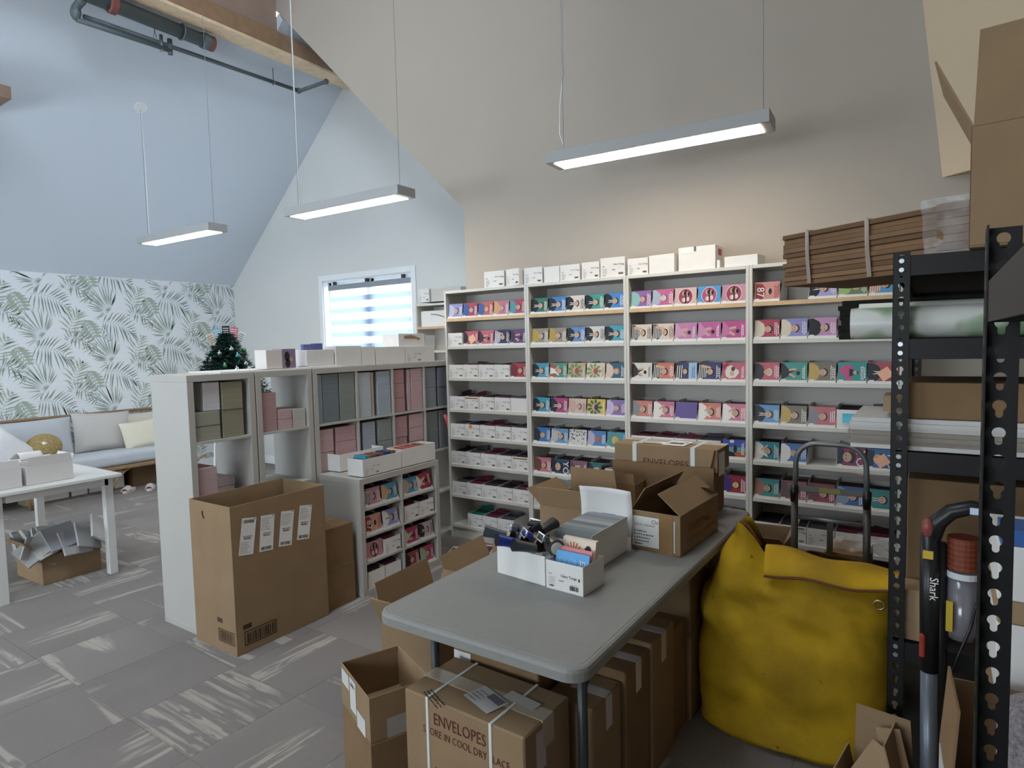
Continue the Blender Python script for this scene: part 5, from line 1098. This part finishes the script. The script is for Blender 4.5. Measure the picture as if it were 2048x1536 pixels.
# ================================================================== yellow bag
from mathutils import noise as mn
def bag():
    LV = [(0,-.815,-.19,2.49,2.95),(.03,-.83,-.165,2.475,2.97),(.22,-.835,-.13,2.465,2.99),(.42,-.825,-.115,2.475,2.97),(.55,-.815,-.11,2.50,2.92),(.64,-.775,-.11,2.54,2.86),(.70,-.735,-.10,2.585,2.79),(.735,-.71,-.115,2.62,2.74)]
    def at(v):
        f_ = v*(len(LV)-1); i = min(int(f_), len(LV)-2); t = f_-i; return [a+(b_-a)*t for a, b_ in zip(LV[i], LV[i+1])]
    def fn(u, v):
        z_, x0, x1, y0, y1 = at(v); a = 2*math.pi*u; ca, sa = math.cos(a), math.sin(a); e = 2/3.4
        sx_ = (abs(ca)**e)*(1 if ca >= 0 else -1); sy_2 = (abs(sa)**e)*(1 if sa >= 0 else -1)
        x = (x0+x1)/2+(x1-x0)/2*sx_; y = (y0+y1)/2+(y1-y0)/2*sy_2
        k = v**3
        z_ += k*(.115*math.exp(-((x+.655)/.055)**2) - .03*math.exp(-((x+.52)/.07)**2) - .035*max(0, (x+.45))*1.6)
        p = Vector((x, y, z_)); n1 = mn.noise(p*5.0); n2 = mn.noise(p*13+Vector((3,1,7)))
        amp = .030*(1-.4*v)*min(1, v*8)
        fold = math.sin((x*1.1+z_*1.9)*15+n1*3)*.011*min(1, v*5)*(.4+v)
        # diagonal drag folds running from the tied corner
        d = (x+.55)*.5+(z_-.62)*1.0; fold += .02*math.exp(-((d)/.035)**2)*(1 if x > -.55 else .3)*min(1, max(0, (v-.4)*3))
        nx, ny = sx_, sy_2
        return p+Vector((nx*.5, ny, 0))*(n1*amp+n2*.009+fold)
    m = MB(); m.grid(fn, 120, 70, wrap=True)
    m.poly([tuple(fn(k/120, 0)) for k in range(119,-1,-1)])
    return m
def bag_mat():
    m = bpy.data.materials.new('mat_yellow_canvas'); m.use_nodes = True; nt = m.node_tree; L = nt.links; b = nt.nodes['Principled BSDF']
    b.inputs['Roughness'].default_value = .75; b.inputs['Specular IOR Level'].default_value = .2
    tc = nt.nodes.new('ShaderNodeTexCoord'); n = nt.nodes.new('ShaderNodeTexNoise'); n.inputs['Scale'].default_value = 5; n.inputs['Detail'].default_value = 6
    n2 = nt.nodes.new('ShaderNodeTexNoise'); n2.inputs['Scale'].default_value = 26; n2.inputs['Detail'].default_value = 4
    L.new(tc.outputs['Object'], n.inputs['Vector']); L.new(tc.outputs['Object'], n2.inputs['Vector'])
    r = nt.nodes.new('ShaderNodeValToRGB'); r.color_ramp.elements[0].position = .3; r.color_ramp.elements[0].color = (*lin('#96761a'), 1); r.color_ramp.elements[1].position = .62; r.color_ramp.elements[1].color = (*lin('#bd971e'), 1)
    L.new(n.outputs[0], r.inputs[0])
    r2 = nt.nodes.new('ShaderNodeMapRange'); r2.inputs[1].default_value = .70; r2.inputs[2].default_value = .78; L.new(n2.outputs[0], r2.inputs[0])
    mx = nt.nodes.new('ShaderNodeMix'); mx.data_type = 'RGBA'; L.new(r2.outputs[0], mx.inputs[0]); L.new(r.outputs[0], mx.inputs[6]); mx.inputs[7].default_value = (*lin('#55461a'), 1)
    L.new(mx.outputs[2], b.inputs['Base Color'])
    bp = nt.nodes.new('ShaderNodeBump'); bp.inputs['Strength'].default_value = .35; bp.inputs['Distance'].default_value = .01; L.new(n2.outputs[0], bp.inputs['Height']); L.new(bp.outputs[0], b.inputs['Normal'])
    return m
YEL = bag_mat()
bg_ = thing('mail_bag', 'large dirty yellow canvas bag slumped on the floor', 'bag', (0,0,0))
bag().build('sack', YEL, bg_, smooth=True)
fl = MB(); fl.grid(lambda u, v: (-.575+.49*u+.03*v, 2.72-.205*v**.8+.01*math.sin(u*9), .735-.03*u-(.05-.045*u)*v**1.6+.024*math.sin(math.pi*v)+.006*math.sin(u*11+v*4)), 26, 12)
o = fl.build('top_flap', YEL, bg_, smooth=True); o.modifiers.new('s', 'SOLIDIFY').thickness = .006
hm = MB(); hm.tube([(-.575+.49*k/12+.03, 2.512+.01*math.sin(k/12*9), .683+.015*k/12+.006*math.sin(k/12*11+4)) for k in range(13)], .005, 6); hm.build('hem', mat('#6a3a22', .7), bg_, smooth=True)
ge = MB(); ge.tube([(-.155+.016*math.cos(a), 2.492, .655+.016*math.sin(a)) for a in [k*math.pi/8 for k in range(16)]], .004, 8, closed=True); ge.build('eyelet', mat('#a8946a', .3, metal=.8), bg_, smooth=True)
cr = MB(); cr.tube([(-.675,2.625,.838),(-.655,2.622,.848),(-.632,2.625,.838),(-.607,2.635,.80),(-.585,2.65,.755)], .006, 8); cr.build('corner_hem', mat('#6a3a22', .7), bg_, smooth=True)
# ================================================================== hand truck
TUB = mat('#6f7274', .35, metal=.5, key='grey_steel_tube')
ht = thing('hand_truck', 'grey tubular folding hand truck behind the yellow bag', 'hand truck', (0,0,0))
xa, xb, yh = -.578, -.262, 3.34
def arc(cx, cz_, r_, a0, a1, n=7): return [(cx+r_*math.cos(R(a0+(a1-a0)*k/(n-1))), yh, cz_+r_*math.sin(R(a0+(a1-a0)*k/(n-1)))) for k in range(n)]
MB().tube([(xa,yh,.78),(xa+.004,yh,.93)]+arc(xa+.10,.985,.095,180,90)+arc(xb-.10,.985,.095,90,0)+[(xb-.004,yh,.93),(xb,yh,.78)], .0125, 12).build('handle', TUB, ht, smooth=True)
for x in (xa, xb): MB().tube([(x,yh,.85),(x,yh,.12)], .0165, 12).build('post', mat('#54524e', .4, metal=.4, key='dark_steel_tube'), ht, smooth=True)
MB().box(xa-.03, xb+.02, yh-.022, yh-.014, .842, .872).build('cross_plate', mat('#63625f', .4, metal=.4), ht, bevel=.002)
MB().box(xa+.115, xa+.205, yh-.0235, yh-.022, .845, .868).build('name_plate', mat('#85803f', .5), ht)
for x in (xa, xb): MB().tube([(x+.004,yh-.03,.875),(x+.002,yh-.034,.84),(x-.002,yh-.03,.79)], [.016,.019,.013], 10).build('clamp', BLACKP, ht, smooth=True)
for z_ in (.705, .30): MB().cyl((xa,yh,z_),(xb,yh,z_), .010, n=10).build('crossbar', TUB, ht, smooth=True)
MB().box(-.431, -.405, yh-.006, yh+.006, .25, .70).build('centre_bar', mat('#54524e', .4, metal=.4, key='dark_steel_tube'), ht)
MB().box(xa-.02, xb+.02, yh-.22, yh, .01, .016).build('toe_plate', TUB, ht)
for x in (xa-.045, xb+.045): MB().tube([(x-.018,yh+.06,.09),(x+.018,yh+.06,.09)], .09, 20).build('wheel', BLACKP, ht)
pl = MB(); pl.grid(lambda u, v: (-.42+.30*u, 3.38+.22*v, .58-.03*abs(v-.5)+.03*math.sin(u*14+v*6)*math.sin(v*11)), 20, 16)
carton('shipping_carton', 'dark carton under plastic film behind hand truck', (-.445, 3.37, 0), (.19, .24, .545), 0, CARD2, open_=False)
tag(pl.build('plastic_film', FILM, smooth=True), 'shiny clear plastic film heaped behind the hand truck', 'plastic')
# ================================================================== slotted angle racks
def keyhole(n=28):
    """outline of a keyhole slot: round head above a narrow neck"""
    cz_, r_, hw, zb = .0045, .0078, .0043, -.0125; pts = []
    inside = lambda x, z_: x*x+(z_-cz_)**2 < r_*r_ or (abs(x) < hw and zb+hw < z_ < cz_) or (x*x+(z_-zb-hw)**2 < hw*hw)
    for k in range(n):
        a = math.pi/2-2*math.pi*k/n; t = 0
        while inside(t*math.cos(a), t*math.sin(a)): t += .0001
        pts.append((t*math.cos(a), t*math.sin(a)))
    return pts
KH = keyhole()
def flange(wd, h_, pitch, th, bolts=()):
    """perforated strip in the xz plane: x 0..wd, z 0..h, thickness th in y"""
    m = MB(); n = len(KH); rows = int(h_/pitch); 
    for r_ in range(rows):
        z0 = h_-(r_+1)*pitch; c = (wd/2, z0+pitch/2); out = []
        for k in range(n):
            a = math.pi/2-2*math.pi*k/n; dx, dz = math.cos(a), math.sin(a); s = min((wd/2)/abs(dx) if abs(dx) > 1e-6 else 9, (pitch/2)/abs(dz) if abs(dz) > 1e-6 else 9); out.append((c[0]+dx*s, c[1]+dz*s))
        # snap nearest samples to the four corners
        for cx, cz_ in ((0,z0),(wd,z0),(0,z0+pitch),(wd,z0+pitch)):
            j = min(range(n), key=lambda i: (out[i][0]-cx)**2+(out[i][1]-cz_)**2); out[j] = (cx, cz_)
        inn = [(c[0]+x, c[1]+z_) for x, z_ in KH]
        vs = [(x,0,z_) for x, z_ in out]+[(x,0,z_) for x, z_ in inn]+[(x,th,z_) for x, z_ in out]+[(x,th,z_) for x, z_ in inn]
        fs = []
        for k in range(n):
            q = (k+1) % n; fs += [(k,n+k,n+q,q),(2*n+k,2*n+q,3*n+q,3*n+k),(n+k,3*n+k,3*n+q,n+q)]
        m.add(vs, fs)
    if h_-rows*pitch > .001: m.box(0, wd, 0, th, 0, h_-rows*pitch)
    m.box(0, .0004, 0, th, 0, h_); m.box(wd-.0004, wd, 0, th, 0, h_)
    return m
def rack(name, label, x0, x1, y0, y1, h_, levels, pitch=.038, wd=.04):
    t = thing(name, label, 'rack', (0,0,0), 0, 'black slotted steel racks')
    fme = flange(wd, h_, pitch, .0022).mesh('front_flange', BLACK)
    for (x, y, fx, sy_2) in ((x0,y0,0,1),(x1,y0,1,1),(x0,y1,0,-1),(x1,y1,1,-1)):
        p = obj('post', fme, t, (x-(wd if fx else 0), y-(.0022 if sy_2 < 0 else 0), 0))
        s = obj('side_flange', fme, p, ((wd if fx else 0.0022), 0 if sy_2 > 0 else .0022-wd, 0), R(90))
        bm_ = MB()
        for z_ in levels:
            for dz in (-.014, -.038): 
                MB().cyl((wd/2, -.004, z_+dz),(wd/2, .0, z_+dz), .0062, .0068, n=12).build('bolt', ZINC, p)
    for z_ in levels:
        for y in (y0+.0026, y1-.0046): MB().box(x0+.003, x1-.003, y, y+.002, z_-.055, z_).build('beam', BLACK, t, bevel=.0008)
        for x in (x0+.0026, x1-.0046): MB().box(x, x+.002, y0+.003, y1-.003, z_-.055, z_).build('beam', BLACK, t, bevel=.0008)
        MB().box(x0+.008, x1-.008, y0+.008, y1-.008, z_-.016, z_-.004).build('shelf_board', mat('#2a2724', .7, key='dark_board'), t)
    return t
L1 = [1.815, 1.59, 1.28, .74, .22]
rack('storage_rack', 'black slotted steel rack behind, holding the wallpaper roll', -.104, .56, 2.02, 3.69, 1.826, L1)
rack('storage_rack', 'black slotted steel rack post nearest right picture edge', .052, .72, -.45, 1.09, 1.745, [1.672, .75, .15])
# ------------------------------------------------------------------ on top of the rack
bd = thing('folded_carton_bundle', 'strapped bundle of flat brown cartons overhanging rack top', 'cardboard bundle', (-.545, 2.89, 1.8165), R(-29))
rs = random.Random(12)
BR = [mat(c, .85, key='flat_carton_'+c.lstrip('#'), noise=.1, nscale=9) for c in ('#7a5c42', '#866749', '#6d5139', '#7f6147')]
for k in range(11):
    q = MB(); q.box(rs.uniform(-.008,.008), .86+rs.uniform(-.02,.02), rs.uniform(-.008,.006), .42, k*.0195, k*.0195+.0185); q.build('flat_carton', BR[k % 4], bd, bevel=.002)
for x in (.13, .385): MB().tube([(x,-.011,.002),(x-.01,-.011,.1),(x-.014,-.010,.213),(x-.014,.2,.2175),(x-.014,.43,.214)], .0085, 4).build('strap', mat('#b5a59a', .4), bd)
pw = thing('wrapped_stack', 'flat brown cartons in clear plastic wrap on rack top', 'package', (-.01, 2.46, 1.8165), R(-20))
for k in range(8): MB().box(0, .4, 0, .22, k*.025, k*.025+.023).build('flat_carton', BR[k % 4], pw)
q = MB(); q.grid(lambda u, v: (-.03+.46*u, -.022+.016*math.sin(u*31+v*4)*math.sin(v*9+u*5)-.012*math.cos(v*7), .002+.21*v), 40, 14); q.build('plastic_wrap', FILM, pw, smooth=True)
q = MB(); q.grid(lambda u, v: (-.03+.46*u, -.02+.25*v, .206+.014*math.sin(u*27)*math.sin(v*13+u*3)), 34, 12); q.build('plastic_wrap', FILM, pw, smooth=True)
t = carton('shipping_carton', 'large open brown carton on top of the rack', (.062, 1.98, 1.8165), (.44, .32, .30), R(-4), CARD, {'f': (-3,.235), 'l': (-16+40,.20), 'b': (30,.2)}, th=.005)
MB().box(-.001, .0, .0, .05, .0, .3).build('crushed_edge', CARD2, t)
# ------------------------------------------------------------------ on the rack shelves
def roll_mat():
    m = bpy.data.materials.new('mat_leaf_paper'); m.use_nodes = True; nt = m.node_tree; L = nt.links; b = nt.nodes['Principled BSDF']; b.inputs['Roughness'].default_value = .3
    tc = nt.nodes.new('ShaderNodeTexCoord'); v = nt.nodes.new('ShaderNodeTexVoronoi'); v.inputs['Scale'].default_value = 9
    n = nt.nodes.new('ShaderNodeTexNoise'); n.inputs['Scale'].default_value = 6
    L.new(tc.outputs['Object'], v.inputs['Vector']); L.new(tc.outputs['Object'], n.inputs['Vector'])
    r = nt.nodes.new('ShaderNodeValToRGB'); e = r.color_ramp.elements; e[0].position = .52; e[0].color = (*lin('#7f9a76'), 1); e[1].position = .64; e[1].color = (*lin('#d5d5d0'), 1)
    q = r.color_ramp.elements.new(.575); q.color = (*lin('#9fb096'), 1)
    a = nt.nodes.new('ShaderNodeMath'); a.operation = 'MULTIPLY_ADD'; a.inputs[1].default_value = .35; L.new(v.outputs['Distance'], a.inputs[0]); L.new(n.outputs[0], a.inputs[2])
    s = nt.nodes.new('ShaderNodeMath'); s.operation = 'SUBTRACT'; s.inputs[1].default_value = .12; L.new(a.outputs[0], s.inputs[0]); L.new(s.outputs[0], r.inputs[0]); L.new(r.outputs[0], b.inputs['Base Color']); return m
rl = thing('wallpaper_roll', 'roll of leaf wallpaper lying across the rack shelf', 'wallpaper', (-.212, 2.10, 1.637), R(2))
q = MB(); q.tube([(0,0,0),(.02,0,0),(.7,0,0)], [.044,.046,.046], 28, caps=False)
q.build('rolled_paper', roll_mat(), rl, smooth=True); MB().grid(lambda u, v: (.001, (.012+.032*v)*math.cos(2*math.pi*u), (.012+.032*v)*math.sin(2*math.pi*u)), 28, 6, wrap=True).build('paper_end', edges_mat('#d5d5d0', 1, 700, .4), rl)
q = MB(); q.tube([(.02,.02,.012),(.7,.02,.012)], .046, 24); q.build('outer_sheet', mat('#b9bdb4', .4), rl, smooth=True)
fb = thing('foam_sheet_stack', 'black foam sheets sticking out of the rack', 'sheets', (-.262, 2.22, 1.5905))
for k in range(8): MB().box(rs.uniform(0,.012), .7, rs.uniform(0,.008), .35, k*.0152, k*.0152+.0145).build('foam_sheet', mat('#14140f', .9, key='black_foam'), fb)
ws = thing('board_stack', 'stack of white boards sticking out of the rack', 'boards', (-.212, 2.05, 1.2805))
for k in range(7): MB().box(rs.uniform(-.004,.012), .62, rs.uniform(-.004,.006), .34, k*.0125, k*.0125+.012).build('board', mat(['#c9c6c2','#8f867c'][k in (1,2,3)], .7), ws)
t = carton('shipping_carton', 'flat brown carton on white boards in rack', (-.066, 2.06, 1.369), (.42, .32, .10), 0, CARD2, None, open_=False)
MB().box(-.06, 0, .02, .14, .015, .06).build('flap', CARD3, t)
carton('shipping_carton', 'large brown carton on the rack fourth shelf', (-.066, 2.16, .741), (.44, .5, .44), 0, CARD2, open_=False)
carton('shipping_carton', 'small tan carton at left rack post behind bag', (-.097, 2.045, .741), (.10, .1, .145), 0, CARD3, open_=False)
plain_carton(.06, 2.7, .741, .3, .3, .38, 'white carton deep inside the rack fourth shelf', 0, False, group=None)
plain_carton(-.06, 2.9, 1.2805, .4, .3, .14, 'white carton deep inside the rack third shelf', 0, False, group=None)
wb = thing('wire_basket', 'black wire basket inside the rack', 'basket', (-.06, 2.5, 1.2805))
for k in range(6): MB().cyl((0,0,.01+.02*k),(.4,0,.01+.02*k), .002, n=6).build('wire', BLACK, wb)
for k in range(6): MB().cyl((.08*k,0,.0),(.08*k,0,.115), .002, n=6).build('wire', BLACK, wb)
# ------------------------------------------------------------------ stick vacuum
vc = thing('stick_vacuum', 'black stick vacuum with orange parts leaning by rack', 'vacuum', (0,0,0))
GRY = mat('#5f656d', .35, metal=.4, key='vac_wand')
MB().tube([(-.008,1.86,1.10),(-.006,1.86,.93),(-.004,1.86,.75)], [.021,.0215,.020], 16).build('upper_wand', BLACKP, vc, smooth=True)
MB().tube([(-.004,1.86,.75),(0,1.86,.45),(.004,1.86,.06)], .0195, 16).build('lower_wand', GRY, vc, smooth=True)
MB().tube([(.014,1.875,1.08),(.018,1.875,.75),(.022,1.875,.08)], .016, 12).build('rear_tube', BLACKP, vc, smooth=True)
MB().box(-.026, -.013, 1.833, 1.85, .79, .85).build('release_button', mat('#8f3626', .4), vc, bevel=.004)
MB().box(-.022, .0, 1.836, 1.842, 1.045, 1.065).build('yellow_sticker', mat('#c9a93a', .5), vc)
m = MB(); M = Matrix.Translation((-.006, 1.8375, 1.0)) @ face_frame((0,0,0),(0,0,-1),(1,0,0)); put_text(m, 'Shark', .026, M, 0); m.build('lettering', PAPER, vc)
MB().tube([(-.004,1.86,1.09),(.008,1.86,1.135),(.035,1.86,1.165),(.075,1.86,1.18),(.12,1.86,1.175),(.16,1.86,1.15)], [.019,.02,.019,.018,.018,.017], 14).build('handle', BLACKP, vc, smooth=True)
MB().ball((-.012,1.85,1.12), (.014,.014,.026)).build('trigger', mat('#84403c', .4), vc, smooth=True)
MB().box(.071, .09, 1.838, 1.845, 1.168, 1.184).build('display', mat('#c8d4ea', .2), vc)
MB().tube([(.062,1.88,1.10),(.062,1.88,1.02)], .034, 20).build('filter', mat('#6d3220', .5, key='orange_filter'), vc)
for k in range(6): MB().tube([(.062,1.88,1.095-.013*k),(.062,1.88,1.09-.013*k)], .0355, 20).build('filter_rib', mat('#7d3b24', .5), vc)
MB().tube([(.062,1.88,1.015),(.062,1.88,1.0)], .036, 20).build('collar', mat('#c9ccd0', .3), vc)
MB().tube([(.062,1.88,.998),(.062,1.88,.87),(.062,1.88,.845)], [.033,.034,.03], 20).build('dust_cup', mat('#6f6a72', .15, key='smoke_cup', spec=.8), vc, smooth=True)
MB().box(.028, .042, 1.84, 1.848, .87, .945).build('yellow_label', mat('#b59a2c', .5), vc)
MB().box(-.11, .13, 1.76, 1.93, .0, .055).build('floor_head', BLACKP, vc, bevel=.015, seg=3)
tube_c = MB().tube([(.09,1.85,.95),(.075,1.84,.88),(.055,1.83,.82),(.04,1.83,.76)], .003, 6); tag(tube_c.build('power_cord', BLACKP, None, smooth=True), 'thin black cord hanging beside the vacuum', 'cord')
# ------------------------------------------------------------------ torn cartons at the foot of the rack
t = carton('shipping_carton', 'torn open carton at foot of rack beside bag', (-.205, 1.80, 0), (.155, .17, .37), R(-8), CARD, {'l': (10,.07), 'f': (50,.06), 'b': (-6,.20), 'r': (-14,.19)})
MB().obox((.06,.06,.43), (.07,.004,.17), (R(-20),R(28),0)).build('torn_piece', CARD3, t); MB().obox((.12,.10,.46), (.06,.004,.18), (R(-10),R(-16),0)).build('torn_piece', CARD, t)
pr = MB(); pr.grid(lambda u, v: (-.165+.10*u, 1.80+.10*v, .36+.07*v+.02*math.sin(u*5)), 6, 6); o = tag(pr.build('paper_sheet', PAPER, smooth=True), 'crumpled white paper inside the torn carton', 'paper'); o.modifiers.new('s', 'SOLIDIFY').thickness = .002
t = carton('shipping_carton', 'tall open carton with white side by the vacuum', (.030, 1.30, 0), (.19, .20, .78), R(4), CARD2, {'l': (-4,.16), 'b': (2,.13)})
MB().box(-.0015, 0, .02, .18, .1, .78).build('white_liner', mat('#bdb9b6', .7), t)
for k, (z_, h_, c_) in enumerate(((0,.50,CARD2),(.501,.37,CARD),(.872,.148,WBOX),(1.021,.046,CARD3),(1.068,.11,WBOX))):
    carton('stacked_carton', '%s carton in stack behind the near rack post' % ['lowest brown', 'second brown', 'lower white', 'flat brown', 'topmost white'][k], (.108, 1.56, z_), (.34, .27, h_), 0, c_, open_=False, group='stack at right edge')
for k, (x, c_) in enumerate(((.112,'#3a6cc0'),(.165,'#b02f4a'))): tag(MB().box(0, .05, 0, .1, 0, .032).build('greeting_card_pack', COLMAT(c_), None, (x, 1.565, 1.179)), '%s card pack on white stack behind rack post' % ['blue', 'red'][k], 'cards')
mr = thing('carpet_roll', 'grey textured carpet roll standing at right picture edge', 'carpet', (.205, 1.24, 0), rot=(R(0), R(-1.5), 0))
MB().tube([(0,0,0),(0,0,.5),(0,0,1.0),(0,0,1.03)], [.10,.10,.09,.05], 28).build('rolled_carpet', mat('#8f878a', .95, key='grey_pile', noise=.35, nscale=120, bump=.9, bscale=160), mr, smooth=True)

# printed marks too small to pick apart stay joined on their box
for o in bpy.data.objects:
    if o.name.split('.')[0] in ('box_print', 'card_print', 'handwriting'): o['kind'] = 'stuff'
